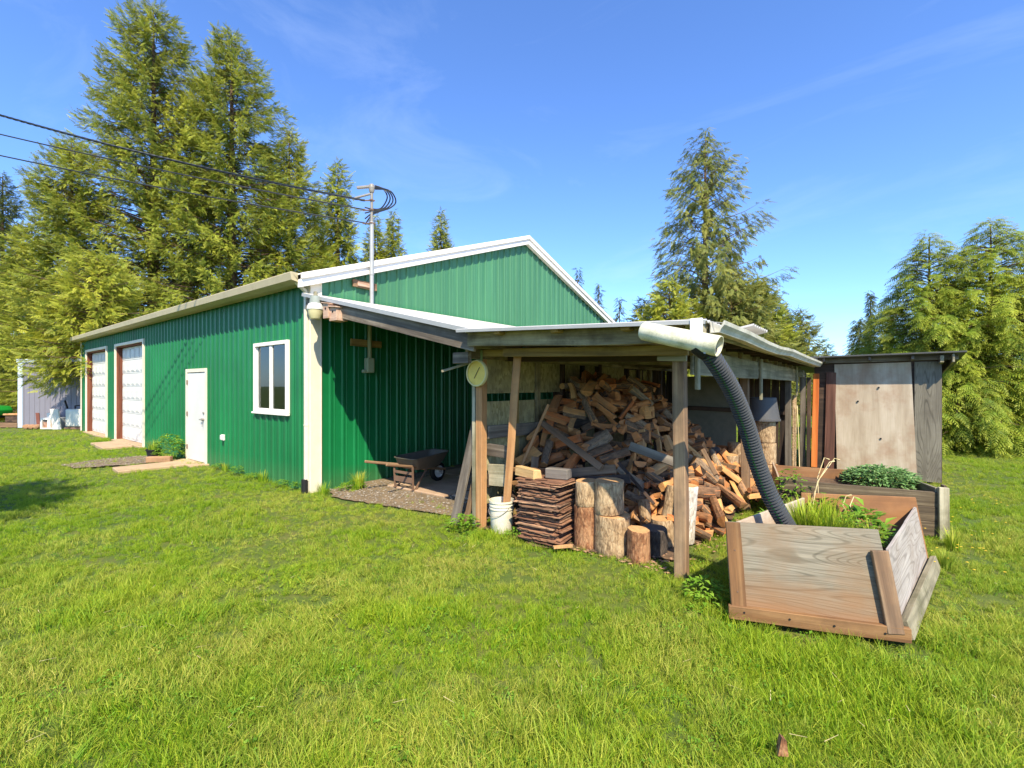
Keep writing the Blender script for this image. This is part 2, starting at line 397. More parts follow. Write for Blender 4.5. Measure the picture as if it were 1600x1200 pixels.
M['dry'] = wood('dry_stalk', (S(170,150,100), S(206,186,136), S(226,210,166)), 4, None, bump=.1)
M['trunk'] = bark('trunk_bark', S(60,44,32), S(106,82,62), S(146,120,94))
M['glass'] = None
def glass():
    t = NT('window_glass'); v = t.n('ShaderNodeNewGeometry').outputs['Position']
    g = t.n('ShaderNodeBsdfGlossy', None, Color=(.85,.9,.9,1), Roughness=.03)
    d = t.n('ShaderNodeBsdfTransparent', None, Color=(.62,.66,.64,1))
    fr = t.n('ShaderNodeFresnel', None, IOR=1.5)
    mx = t.n('ShaderNodeMixShader', None, Fac=t.math('ADD', fr.outputs[0], .05))
    t.t.links.new(d.outputs[0], mx.inputs[1]); t.t.links.new(g.outputs[0], mx.inputs[2]); t.t.links.new(mx.outputs[0], t.out.inputs[0]); return t.m
M['glass'] = glass()
M['lens'] = paint('lamp_lens', S(206,196,150), .35, S(150,140,90), .4)
M['lampgrey'] = paint('lamp_housing', S(150,158,150), .6, S(110,110,90), .5)
M['birdwood'] = wood('birdhouse_wood', (S(150,112,90), S(198,164,140), S(220,190,164)), 8, S(150,92,64), .5)
M['dial'] = paint('dial_face', S(238,204,96), .4, S(180,150,60), .5, 5.0)
M['dialrim'] = paint('dial_rim', S(222,206,148), .4, S(170,150,80), .4)
M['tray'] = paint('barrow_tray', S(84,80,68), .55, S(120,96,80), .7, 4.0)
M['rust'] = paint('rusty_steel', S(118,92,74), .7, S(84,62,48), .6, 8.0)
M['steel'] = paint('dull_steel', S(140,136,128), .5, S(110,90,72), .5, 8.0)
M['bucket'] = paint('bucket_plastic', S(222,214,192), .5, S(150,130,90), .6, 5.0)
M['tub'] = paint('tub_plastic', S(72,72,74), .6, S(104,98,90), .4, 4.0)
M['lav'] = paint('lavender_siding', S(124,121,130), .6, S(100,96,106), .3)
M['lavtrim'] = paint('pale_blue_trim', S(184,196,208), .55, S(150,160,170), .3)
M['tank'] = paint('tank_plastic', S(222,220,206), .4, S(150,140,110), .4)
M['mower'] = paint('green_machine', S(20,120,40), .35, S(30,60,30), .4)
M['yellow'] = plain('yellow_plastic', S(214,180,40), .45)
M['brick'] = concrete('brick_block', S(176,134,98), S(144,104,76))
M['terracotta'] = paint('rusty_panel', S(128,74,60), .7, S(90,60,50), .5)
# ------------------------------------------------------------------ world, sun, camera
SUN = Vector((1.0, -.85, 1.45)).normalized()
w = bpy.data.worlds.new('World'); scene.world = w; w.use_nodes = True
wt = w.node_tree; wt.nodes.clear()
def wn(ty, props=None, **inp):
    nd = wt.nodes.new(ty)
    for k, v in (props or {}).items(): setattr(nd, k, v)
    for k, v in inp.items():
        s_ = nd.inputs[int(k[1:]) if k[0] == '_' and k[1:].isdigit() else k.replace('_', ' ')]
        if isinstance(v, bpy.types.NodeSocket): wt.links.new(v, s_)
        else: s_.default_value = v
    return nd
sky = wn('ShaderNodeTexSky', {'sky_type': 'NISHITA', 'sun_disc': False, 'sun_elevation': math.asin(SUN.z),
         'sun_rotation': math.atan2(SUN.x, SUN.y), 'air_density': 1.0, 'dust_density': .3, 'ozone_density': 3.0, 'altitude': 100})
dirv = wn('ShaderNodeTexCoord').outputs['Generated']
mp = wn('ShaderNodeMapping', None, Vector=dirv, Rotation=(.3, .5, .9), Scale=(1.2, 3.4, 6.0))
n1 = wn('ShaderNodeTexNoise', None, Vector=mp.outputs[0], Scale=1.15, Detail=9, Roughness=.62, Distortion=1.1)
rp = wn('ShaderNodeValToRGB', None, _0=n1.outputs[0])
rp.color_ramp.elements[0].position = .50; rp.color_ramp.elements[1].position = .86
cm = wn('ShaderNodeMath', {'operation': 'MULTIPLY'}, _0=rp.outputs[0], _1=.12)
tint = wn('ShaderNodeMix', {'data_type': 'RGBA', 'blend_type': 'MULTIPLY'}, _0=1.0, _6=sky.outputs[0], _7=(.80, 1.05, 1.46, 1))
mxw = wn('ShaderNodeMix', {'data_type': 'RGBA'}, _0=cm.outputs[0], _6=tint.outputs[2], _7=(6.4, 7.2, 8.2, 1))
bg = wn('ShaderNodeBackground', None, Color=mxw.outputs[2], Strength=.125)
wo = wn('ShaderNodeOutputWorld'); wt.links.new(bg.outputs[0], wo.inputs[0])
sl = bpy.data.lights.new('sun', 'SUN'); sl.energy = 5.0; sl.angle = R(.55); sl.color = (1.0, .90, .70)
so = bpy.data.objects.new('sun', sl); COL.objects.link(so); so.rotation_euler = SUN.to_track_quat('Z', 'Y').to_euler(); so.location = (10, -10, 30)
cd = bpy.data.cameras.new('camera'); cd.sensor_width = 36; cd.lens = 738/1600*36; cd.clip_end = 2000; cd.clip_start = .05; cd.shift_y = .0013
co = bpy.data.objects.new('camera', cd); COL.objects.link(co); co.location = CAM; co.rotation_euler = (R(90), 0, HEAD); scene.camera = co
vs_ = scene.view_settings; vs_.view_transform = 'Standard'; vs_.look = 'None'; vs_.exposure = .82; vs_.gamma = 1; vs_.use_curve_mapping = False
scene.cycles.max_bounces = 8; scene.cycles.transparent_max_bounces = 16
# ------------------------------------------------------------------ ground
def gz(x, y):
    a = mnoise.noise(Vector((x*.35, y*.35, 1.7)))*.035 + mnoise.noise(Vector((x*1.1, y*1.1, 5.1)))*.014
    # flat where buildings stand
    k = max(0, min(1, (-.15 - y)/.8)) if x < 6.2 else 1
    return a*k - .02
def grid_axis(c0, c1, step, far):
    a = list(np.arange(c0, c1 + 1e-6, step)); e = step
    lo, hi = a[0], a[-1]
    while hi < far: e *= 1.5; hi += e; lo -= e; a.append(hi); a.insert(0, lo)
    return a
gx = grid_axis(-14, 16, .3, 500); gy = grid_axis(-8, 16, .3, 500)
GV = np.array([(x, y, gz(x, y)) for y in gy for x in gx]); nx = len(gx)
GF = np.array([(j*nx+i, j*nx+i+1, (j+1)*nx+i+1, (j+1)*nx+i) for j in range(len(gy)-1) for i in range(nx-1)])
tag(put('ground', np_mesh('ground', GV, GF, M['lawn'], smooth=True)), kind='structure')
# ------------------------------------------------------------------ ribbed steel sheet
PROF = [(0,0),(.07,0),(.088,.027),(.112,.027),(.13,0),(.168,0),(.174,.007),(.184,.007),(.19,0)]; PER = .2286
def ribs(s0, s1):
    out = []; k = math.floor(s0/PER) - 1
    while k*PER < s1:
        for a, h in PROF: out.append((k*PER + a, h))
        k += 1
    def h_at(s):
        for (a, h), (b, g) in zip(out, out[1:]):
            if a <= s <= b: return h + (g-h)*(s-a)/max(b-a, 1e-6)
        return 0
    return [(s0, h_at(s0))] + [p for p in out if s0 < p[0] < s1] + [(s1, h_at(s1))]
def ribbed(mb, s0, s1, zb, zt, place):
    pts = ribs(s0, s1); zb_ = zb if callable(zb) else (lambda s: zb); zt_ = zt if callable(zt) else (lambda s: zt)
    vs = []
    for s, h in pts: vs += [place(s, h, zb_(s)), place(s, h, zt_(s))]
    mb.add(vs, [(2*i, 2*i+2, 2*i+3, 2*i+1) for i in range(len(pts)-1)])
# ------------------------------------------------------------------ green barn
barn = thing('metal_barn', (-8, 5.7, 0), 'long green ribbed metal barn with white rake trim and two white garage doors', 'barn')
PK, W_ = 5.72, 11.44
slope = .346; ev = 3.40
side = MB(); P = lambda s, h, z: (s, -h, z)
# openings: garage doors, entry door, window
OP = [(-15.6,-12.71,0,2.93),(-11.62,-8.75,0,2.93),(-5.45,-4.24,0,2.03),(-1.97,-.70,1.22,2.47)]
xs = -16.45
for a, b, z0, z1 in OP:
    ribbed(side, xs, a, -.05, ev, P); ribbed(side, a, b, z1, ev, P)
    if z0 > 0: ribbed(side, a, b, -.05, z0, P)
    xs = b
ribbed(side, xs, 0, -.05, ev, P)
side.build('side_wall', M['green'], barn)
gab = MB(); ztop = lambda s: ev - .02 + slope*(s if s < PK else W_-s)
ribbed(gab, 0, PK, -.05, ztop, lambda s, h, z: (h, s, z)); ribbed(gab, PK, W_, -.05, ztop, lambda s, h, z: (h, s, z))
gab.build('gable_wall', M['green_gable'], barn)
bk = MB()
ribbed(bk, -16.45, 0, -.05, ev, lambda s, h, z: (s, W_+h, z)); bk.build('back_wall', M['green'], barn)
bk = MB(); ribbed(bk, 0, PK, -.05, ztop, lambda s, h, z: (-16.45-h, s, z)); ribbed(bk, PK, W_, -.05, ztop, lambda s, h, z: (-16.45-h, s, z))
bk.build('end_wall', M['green'], barn)
fl = MB(); fl.box(-16.4, -.05, .05, W_-.05, -.06, .015); fl.build('floor_slab', M['concrete'], barn)
rf = MB()
for sgn in (0, 1):
    Y = (lambda y: y) if sgn == 0 else (lambda y: W_-y)
    for top, dz in ((1, .07), (0, .02)):
        pts = ribs(-16.6, .06)
        vs = []
        for s, h in pts:
            hh = h if top else 0
            vs += [(s, Y(-.2), ev-.2*slope+dz+hh), (s, Y(PK), ev+PK*slope+dz+hh)]
        rf.add(vs, [(2*i, 2*i+2, 2*i+3, 2*i+1) for i in range(len(pts)-1)])
roof = rf.build('roof', M['roof'], barn)
rc = MB(); rc.prism([(PK-.18, ev+PK*slope+.045), (PK, ev+PK*slope+.115), (PK+.18, ev+PK*slope+.045), (PK, ev+PK*slope+.095)], -16.6, .14, 'x'); rc.build('ridge_cap', M['galv'], roof)
tr = MB()
for Y, sg in ((lambda y: y, 1), (lambda y: W_-y, -1)):
    a = ev + .075 - .24*slope
    prof = [(-.24, 0), (PK, 0)]
    for x0, x1, d0, d1 in ((.025, .13, -.175, .03), (.02, .165, -.05, .045)):
        p = [(Y(-.24), a+d0), (Y(PK), ev+.075+PK*slope+d0), (Y(PK), ev+.075+PK*slope+d1), (Y(-.24), a+d1)]
        tr.prism(p, x0, x1, 'x')
tr.build('rake_trim', M['white_trim'], barn, bevel=.006)
gt = MB(); gt.prism([(-.21,3.30),(-.20,3.30),(-.34,3.33),(-.36,3.44),(-.345,3.455),(-.20,3.445)], -16.62, .035, 'x')
gt.build('eave_gutter', M['eave'], barn, bevel=.004)
sf = MB(); sf.box(-16.6, .02, -.2, -.021, 3.315, 3.335); sf.build('soffit', M['eave'], barn)
ct = MB(); ct.box(-.12, -.0505, -.034, -.02, -.02, 3.31); ct.box(.021, .036, -.034, .15, -.02, 3.36); ct.box(-.05, .021, -.034, -.02, -.02, 3.31)
ct.box(-.126, -.112, -.04, -.034, -.02, 3.31); ct.box(.036, .042, .13, .158, -.02, 3.36)
ct.build('corner_trim', M['cream'], barn, bevel=.003)
ct = MB(); ct.box(-16.5, -16.3, -.034, -.02, -.02, 3.31); ct.build('corner_trim', M['cream'], barn, bevel=.003)
dp = MB()
dp.box(-.085, -.02, -.085, -.036, .17, 3.2); dp.box(-.09, -.015, -.09, -.035, 1.05, 1.075)
ds = dp.build('downspout', M['cream'], barn, bevel=.012, seg=2)
el = MB(); el.bar((-.052,-.06,3.19), (-.052,-.24,3.34), .065, .05); el.build('elbow', M['cream'], ds, bevel=.01)
dd = MB(); dd.tube([(-.06,-.08,.2), (-.06,-.08,-.02)], .05, 14); dd.build('drain_boot', M['black'], barn)
for a, b in ((-15.6,-12.71), (-11.62,-8.75)):
    fr = MB()
    fr.box(a-.05, a+.03, -.045, .0, -.03, 2.98); fr.box(b-.03, b+.05, -.045, .0, -.03, 2.98); fr.box(a+.03, b-.03, -.045, .0, 2.9, 2.98)
    fo = fr.build('door_frame', M['cream'], barn, bevel=.004)
    board('jamb', (a+.03, .075, -.02), (a+.03, .075, 2.9), .15, .04, M['jamb'], fo, (0,1,0))
    board('jamb', (b-.03, .075, -.02), (b-.03, .075, 2.9), .15, .04, M['jamb'], fo, (0,1,0))
    board('jamb', (a+.05, .075, 2.88), (b-.05, .075, 2.88), .15, .03, M['jamb'], fo, (0,1,0))
    g = MB(); g.box(a+.05, b-.05, .15, .19, .03, 2.86)
    nr, nc = 7, 6; hh = 2.83/nr; ww = (b-a-.1)/nc
    for r in range(nr):
        z0 = .03 + r*hh
        g.box(a+.05, b-.05, .142, .15, z0+.012, z0+hh-.012)
        for c in range(nc):
            x0 = a+.05 + c*ww
            for e, dd_ in ((.055, .012), (.085, .02)):
                g.box(x0+e, x0+ww-e, .142-dd_, .142, z0+e+.01, z0+hh-e-.01)
    g.build('garage_door', M['white'], barn, bevel=.005)
    th = MB(); th.box(a-.02, b+.02, -.12, .19, -.03, .028); th.build('threshold', M['concrete'], barn, bevel=.01)
a, b = -5.45, -4.24
fr = MB(); fr.box(a-.01, a+.08, -.05, .06, -.02, 2.07); fr.box(b-.06, b+.01, -.05, .06, -.02, 2.07); fr.box(a+.08, b-.06, -.05, .06, 1.99, 2.07)
fo = fr.build('entry_frame', M['cream'], barn, bevel=.004)
g = MB(); g.box(a+.09, b-.07, -.035, .01, .02, 1.98); do = g.build('entry_door', M['white'], barn, bevel=.006)
g = MB(); g.tube([(b-.15,-.035,.96),(b-.15,-.085,.96)], .028, 12); g.tube([(b-.15,-.08,.96),(b-.26,-.085,.955)], .012, 8); 
g.tube([(b-.15,-.06,.94),(b-.145,-.07,.80)], .006, 6)
g.build('handle', M['steel'], do); g = MB(); g.tube([(b-.15,-.035,1.1),(b-.15,-.055,1.1)], .026, 12); g.build('deadbolt', M['steel'], do)
for z in (.25, 1.0, 1.72):
    g = MB(); g.box(a+.075, a+.1, -.056, -.034, z, z+.1); g.build('hinge', M['rust'], do)
g = MB(); g.box(a-.05, b+.05, -.35, .02, -.03, .012); g.build('door_step', M['concrete'], barn, bevel=.01)
a, b, z0, z1 = OP[3]
fr = MB()
for q in ((a, a+.065, z0, z1), (b-.065, b, z0, z1), (a+.065, b-.065, z0, z0+.065), (a+.065, b-.065, z1-.065, z1)): fr.box(q[0], q[1], -.05, .04, q[2], q[3])
fr.box(-1.365, -1.305, -.035, .03, z0+.065, z1-.065); fr.box(a-.03, b+.03, -.07, -.01, z0-.035, z0-.001)
wf = fr.build('window', M['white_trim'], barn, bevel=.004)
g = MB(); g.box(a+.06, -1.35, .004, .008, z0+.06, z1-.06); g.box(-1.31, b-.06, -.012, -.008, z0+.06, z1-.06); g.build('pane', M['glass'], wf)
g = MB(); g.box(-1.31, -1.27, -.03, .0, z0+.065, z1-.065); g.build('sash', M['white'], wf); g = MB(); g.box(a+.065, a+.1, -.012, .02, z0+.065, z1-.065); g.build('sash', M['white'], wf)
ob = MB(); ob.box(-3.41, -3.30, -.06, -.02, .58, .70); ob.box(-3.4, -3.31, -.085, -.06, .595, .69); ob.build('outlet_box', M['white'], barn, bevel=.006)
cu = MB(); cu.box(a+.1,-1.36,.12,.13,z0,z1); cu.build('curtain', M['header'], barn)
# things seen dimly inside the window
ib = MB(); ib.box(-2.6,-.4,2.5,2.6,0,1.6); ib.build('inner_shelf', M['dark_wood'], barn)
# ------------------------------------------------------------------ concrete pads and path
def slab(name, x0, x1, y0, y1, z, m, rot=0, kind='structure'):
    c = Vector(((x0+x1)/2, (y0+y1)/2, 0)); mb = MB(Matrix.Translation(c) @ Matrix.Rotation(rot, 4, 'Z'))
    mb.box((x0-x1)/2, (x1-x0)/2, (y0-y1)/2, (y1-y0)/2, -.1, z)
    o = mb.build(name, m, None, bevel=.012); tag(o, kind=kind); return o
slab('path', -5.15, -4.45, -1.45, -.36, .03, M['concrete'], -.08)
slab('path', -10.9, -9.1, -.78, -.14, .035, M['concrete'], -.04)
slab('slab', .62, 1.95, 1.0, 2.3, .03, M['slab'], .03)
slab('slab', 2.0, 3.3, 1.15, 2.5, .022, M['slab'], -.03)
slab('slab', .4, 1.8, 2.36, 4.2, .026, M['slab'], .01)
def ragged(poly, amp):
    out = []
    for (x0, y0), (x1, y1) in zip(poly, poly[1:] + poly[:1]):
        n = max(1, int(math.hypot(x1-x0, y1-y0)/.07))
        for i in range(n):
            x, y = x0+(x1-x0)*i/n, y0+(y1-y0)*i/n; q = mnoise.noise_vector(Vector((x*5, y*5, 12)))*amp; out.append((x+q.x, y+q.y))
    return out
gb = MB()
ring = [(.1,.25),(.6,.02),(1.4,.12),(2.3,.3),(3.2,.42),(3.35,1.2),(3.35,6.8),(.05,6.8),(.05,1.0)]
gb.add([(x, y, .004) for x, y in ragged(ring, .09)], [tuple(range(len(ragged(ring, .09))))]); o = gb.build('gravel_bed', M['gravel_base']); tag(o, kind='structure')
gb = MB(); ring2 = [(3.4,.26),(4.2,.12),(5.0,.36),(5.6,.62),(5.68,3),(5.7,7),(3.4,7)]
gb.add([(x, y, .006) for x, y in ragged(ring2, .10)], [tuple(range(len(ragged(ring2, .10))))]); o = gb.build('dirt_floor', M['soil']); tag(o, kind='structure')
gb = MB(); ring3 = [(-6.6,-2.0),(-7.0,-1.2),(-6.9,-.5),(-6.3,-.2),(-5.6,-.25),(-5.4,-.7),(-5.6,-1.2),(-5.9,-1.9)]
gb.add([(x, y, -.002) for x, y in ragged(ring3, .16)], [tuple(range(len(ragged(ring3, .16))))]); o = gb.build('gravel_patch', M['gravel_base']); tag(o, kind='structure')
# loose gravel stones
def inpoly(x, y, poly):
    c = False; n = len(poly)
    for i in range(n):
        x1, y1 = poly[i]; x2, y2 = poly[i-1]
        if (y1 > y) != (y2 > y) and x < (x2-x1)*(y-y1)/(y2-y1) + x1: c = not c
    return c
rs = np.random.RandomState(3)
def pebbles(pts, smin, smax):
    base = np.array([(1,0,0),(-1,0,0),(0,1,0),(0,-1,0),(0,0,.7),(0,0,-.7),(.6,.6,.4),(-.6,.6,.4),(-.6,-.6,.4),(.6,-.6,.4)], float)
    fc = np.array([(4,6,7),(4,7,8),(4,8,9),(4,9,6),(0,2,6),(2,1,7),(1,3,8),(3,0,9),(6,2,7),(7,1,8),(8,3,9),(9,0,6)])
    Vs, Fs = [], []
    for i, (x, y, z) in enumerate(pts):
        s = smin + (smax-smin)*rs.rand()**2; a = rs.rand()*6.28
        b = base*(1+.35*(rs.rand(10,1)-.5))*s*np.array([1, .6+.4*rs.rand(), .6]); c, d = math.cos(a), math.sin(a)
        Vs.append(np.stack([b[:,0]*c-b[:,1]*d+x, b[:,0]*d+b[:,1]*c+y, b[:,2]+z+s*.2], 1)); Fs.append(fc+10*i)
    return np.concatenate(Vs), np.concatenate(Fs)
pp = []
while len(pp) < 2600:
    x, y = rs.uniform(.05, 3.35), rs.uniform(-.1, 2.4)
    if inpoly(x, y, ring) and rs.rand() < (1.0 if y < 1.2 else .35): pp.append((x, y, .004))
while len(pp) < 3700:
    x, y = rs.uniform(-7.1, -5.3), rs.uniform(-2.0, 0)
    if inpoly(x, y, ring3): pp.append((x, y, 0))
V, F = pebbles(pp, .006, .026)
tag(put('gravel', np_mesh('gravel', V, F, M['stone'])), kind='stuff')
pp = [(rs.uniform(3.45, 5.8), abs(rs.normal(0, .3))+.26, .008) for _ in range(650)] + [(rs.uniform(5.0, 5.9), rs.uniform(1.0, 4.5), .008) for _ in range(350)]
V, F = pebbles(pp, .006, .03); V[:,2] = .004 + (V[:,2]-.004)*.5
tag(put('bark_litter', np_mesh('bark_litter', V, F, M['shake'])), kind='stuff')
V, F = [], []
for k in range(220):
    d = 2.2 + 8*rs.rand()**1.3; p = at(800 + rs.uniform(-760, 760), d); a = rs.rand()*3.14; L_ = rs.uniform(.02, .08); u_ = np.array([math.cos(a), math.sin(a), rs.normal(0,.2)])*L_/2; s_ = np.array([-math.sin(a), math.cos(a), 0])*.0022; c_ = np.array([p.x, p.y, gz(p.x, p.y)+rs.uniform(.03,.075)])
    if p.y > -.1 and p.x < 6.2: continue
    b = len(V); V += [c_-u_-s_, c_-u_+s_, c_+u_+s_*.5, c_+u_-s_*.5]; F.append((b,b+1,b+2,b+3))
tag(put('dead_straw', np_mesh('dead_straw', np.array(V), np.array(F), M['dry'])), kind='stuff')
# ------------------------------------------------------------------ lean-to and woodshed (one open timber building)
shed = thing('woodshed', (4.6, 3.5, 0), 'open lean-to woodshed of weathered posts and boards with pale metal roof against the green gable', 'woodshed')
def corrug(mb, x0, z0, x1, z1, y0, y1, th=.012, per=.09, amp=.009):
    n = int((y1-y0)/(per/4)); vs = []
    for top in (1, 0):
        for i in range(n+1):
            y = y0 + (y1-y0)*i/n; h = amp*math.sin(2*math.pi*(y-y0)/per) + (th if top else 0)
            vs += [(x0, y, z0+h), (x1, y, z1+h)]
    k = 2*(n+1); fs = []
    for i in range(n):
        fs += [(2*i, 2*i+1, 2*i+3, 2*i+2), (k+2*i, k+2*i+2, k+2*i+3, k+2*i+1), (2*i, 2*i+2, k+2*i+2, k+2*i), (2*i+1, k+2*i+1, k+2*i+3, 2*i+3)]
    fs += [(0, k, k+1, 1), (2*n, 2*n+1, k+2*n+1, k+2*n)]
    mb.add(vs, fs)
r1 = MB(); corrug(r1, .03, 3.14, 3.62, 2.315, -.17, 7.3); r1.build('lean_to_roof', M['roof'], shed)
r2 = MB(); corrug(r2, 3.56, 2.29, 6.16, 2.175, -.32, 7.25); wr = r2.build('woodshed_roof', M['roof'], shed)
ed = MB(); ed.bar((.05,-.18,3.12), (3.6,-.18,2.305), .014, .05); ed.bar((3.58,-.33,2.285), (6.16,-.33,2.17), .012, .03); ed.build('roof_edge', M['galv'], shed)
up = MB(); corrug(up, 5.1, 2.27, 5.95, 2.43, 2.4, 3.3, per=.12, amp=.018); up.build('raised_sheet', M['roof'], wr)
# rafters and beams
board('rafter', (.06,-.1,2.99), (3.66,-.1,2.165), .19, .045, M['grey_wood'], shed, warp=.006)
for y in (.95, 2.0, 3.1, 4.2, 5.3, 6.4): board('rafter', (.06,y,2.99), (3.5,y,2.2), .14, .04, M['dark_wood'], shed)
for x, z in ((.5,3.0),(1.6,2.75),(2.7,2.5)): board('purlin', (x,-.1,z+.005), (x,7.1,z+.005), .09, .03, M['dark_wood'], shed, (1,0,-.23))
board('ledger', (.05,.05,3.05), (.05,7,3.05), .16, .04, M['dark_wood'], shed)
board('header', (3.60,-.16,2.205), (5.95,-.16,2.105), .15, .045, M['moss_wood'], shed, warp=.007)
board('header_end', (3.56,-.05,2.2), (3.56,.5,2.2), .15, .04, M['header'], shed)
board('beam', (3.9,.1,2.06), (5.9,.1,2.0), .09, .045, M['yellow_wood'], shed)
board('beam', (3.35,.27,2.085), (5.9,.27,2.0), .08, .06, M['yellow_wood'], shed)
board('beam', (3.4,.75,2.08), (5.8,.75,2.0), .15, .05, M['dark_wood'], shed)
board('beam', (3.46,1.5,2.06), (5.8,1.5,1.98), .12, .05, M['moss_wood'], shed)
for y in (2.3, 3.1, 3.9, 4.7, 5.5, 6.3): board('beam', (3.46,y,2.12), (5.85,y,2.04), .12, .04, M['moss_wood'], shed)
for x, z in ((4.1,2.245),(4.8,2.215),(5.5,2.185)): board('purlin', (x,-.28,z-.01), (x,7.1,z-.01), .08, .03, M['yellow_wood'], shed, (1,0,0))
board('plate', (3.42,.0,2.10), (3.42,7.0,2.10), .17, .05, M['moss_wood'], shed)
# posts
board('post', (3.39,.285,-.1), (3.39,.285,2.05), .098, .098, M['post_new'], shed, (1,0,0), bevel=.006)
board('post', (3.30,.29,-.1), (3.295,.29,1.9), .05, .09, M['header'], shed, (1,0,0))
board('bracket', (3.42,.22,2.12), (3.42,.22,1.84), .085, .03, paint('green_plate', S(124,138,92), .6), shed, (1,0,0))
board('strut', (3.36,.22,1.99), (2.95,.05,1.87), .03, .02, M['header'], shed, (0,0,1))
board('rafter_block', (3.2,.02,2.02), (3.45,.02,2.02), .13, .06, M['grey_wood'], shed)
board('post', (5.79,.27,-.12), (5.77,.27,2.0), .105, .105, M['post_old'], shed, (1,0,0), bevel=.007)
board('cap_block', (5.60,.19,1.975), (5.86,.19,1.965), .11, .03, M['header'], shed)
board('post', (5.72,3.1,-.1), (5.70,3.1,1.95), .10, .10, M['post_old'], shed, (0,1,0), bevel=.006)
board('post', (5.76,6.45,-.1), (5.76,6.45,1.95), .11, .10, M['grey_wood'], shed, (0,1,0), bevel=.006)
board('post', (5.92,7.1,-.1), (5.94,7.05,1.95), .11, .09, M['grey_wood'], shed, (0,1,0), bevel=.006)
board('post', (3.42,3.2,0), (3.42,3.2,2.05), .09, .09, M['dark_wood'], shed, (0,1,0))
board('post', (3.42,6.9,0), (3.42,6.9,2.05), .09, .09, M['dark_wood'], shed, (0,1,0))
# side fascia boards between the right posts and short cleats hanging at each post
for (y0, y1, z) in ((.34,3.12,1.90),(3.13,6.5,1.9),(6.51,7.05,1.88)):
    board('side_header', (5.85,y0,z+.01), (5.85,y1,z), .23, .03, M['header'], shed, warp=.008)
for y, zl in ((.40,1.66),(3.2,1.5),(6.6,1.5),(7.06,1.55)):
    board('cleat', (5.885,y,2.06), (5.885,y,zl), .075, .03, M['header'], shed, (0,1,0))
board('side_plate', (5.76,.2,2.06), (5.76,7.1,2.05), .1, .08, M['moss_wood'], shed)
ws = MB(); ws.box(5.8,5.98,6.72,6.9,1.86,1.99); ws.build('beam_block', M['header'], shed, bevel=.005)
for y in np.arange(.5, 7, .62):
    board('rafter_tail', (5.8,y,2.125), (6.1,y,2.105), .09, .04, M['dark_wood'], shed)
# partition of particle board with a slot, studs in front
for (y0,y1,z0,z1,m) in ((.36,4.3,.25,1.5,'osb'),(.36,4.3,1.6,2.02,'osb')):
    p = MB(); p.box(3.36,3.372,y0,y1,z0,z1); p.build('partition_panel', M[m], shed)
for y, m in ((.95,'yellow_wood'),(1.45,'moss_wood'),(2.1,'dark_wood'),(2.7,'dark_wood'),(4.4,'dark_wood'),(4.9,'dark_wood'),(5.5,'moss_wood'),(6.1,'dark_wood')):
    board('stud', (3.40,y,0), (3.40,y,2.03), .085, .045, M[m], shed, (0,1,0))
board('girt', (3.44,.35,1.13), (3.44,3.1,1.10), .16, .03, M['grey_wood'], shed, warp=.008)
board('girt', (3.44,.35,.55), (3.44,3.1,.55), .16, .03, M['dark_wood'], shed)
for y0, y1, z0, z1 in ((4.6,5.2,1.55,2.0),(5.3,5.75,1.5,2.0)):
    p = MB(); p.box(3.33,3.345,y0,y1,z0,z1); p.build('partition_panel', M['osb'], shed)
# cross wall at the far end
p = MB(); p.box(3.5,4.72,6.95,6.965,.1,1.9); p.build('end_panel', paint('grey_board', S(136,128,108), .85, S(92,86,72), .6, 6.0), shed)
for i, x in enumerate(np.arange(4.82, 5.75, .155)):
    board('end_board', (x,6.96,.0), (x+.02,6.97,1.95+.03*(i%2)), .148, .022, M['dark_wood'], shed, (1,0,0))
board('end_rail', (3.45,6.9,1.2), (5.7,6.9,1.15), .09, .04, M['dark_wood'], shed)
for i in range(21): board('end_board', (.1+.158*i,7.0,0), (.1+.158*i,7.0,2.95-.037*i), .15, .022, M['dark_wood'], shed, (1,0,0))  # unseen boards, added to close the lean-to's far end and darken its wall
# gutter with its sag
gpts = [(-.24,2.135),(.6,2.13),(1.5,2.105),(2.2,2.10),(3.2,2.125),(4.6,2.11),(5.8,2.105),(6.95,2.10)]
pr = [(6.165,.045),(6.17,.045),(6.17,-.04),(6.235,-.04),(6.25,-.01),(6.272,.015),(6.277,.045),(6.268,.047),(6.242,-.005),(6.23,-.034),(6.177,-.034)]
g = MB(); n = len(pr); vs = [(px, y, z+pz) for y, z in gpts for px, pz in pr]
fs = [(i*n+k, i*n+(k+1)%n, (i+1)*n+(k+1)%n, (i+1)*n+k) for i in range(len(gpts)-1) for k in range(n)] + [tuple(range(n))[::-1], tuple((len(gpts)-1)*n+k for k in range(n))]
g.add(vs, fs); gu = g.build('gutter', M['gutter'], shed)
for y in (-.2, 1.2, 2.8, 4.4, 6.0): g = MB(); g.box(6.155,6.165,y,y+.03,2.08,2.19); g.bar((6.16,y+.015,2.185),(6.275,y+.015,2.165),.02,.004); g.build('gutter_strap', M['galv'], gu)
board('fascia', (6.12,-.3,2.13), (6.12,7.1,2.1), .1, .03, M['header'], shed)
board('corner_plate', (6.1,-.34,2.2), (6.1,-.34,2.05), .09, .02, M['white_trim'], shed, (1,0,0))
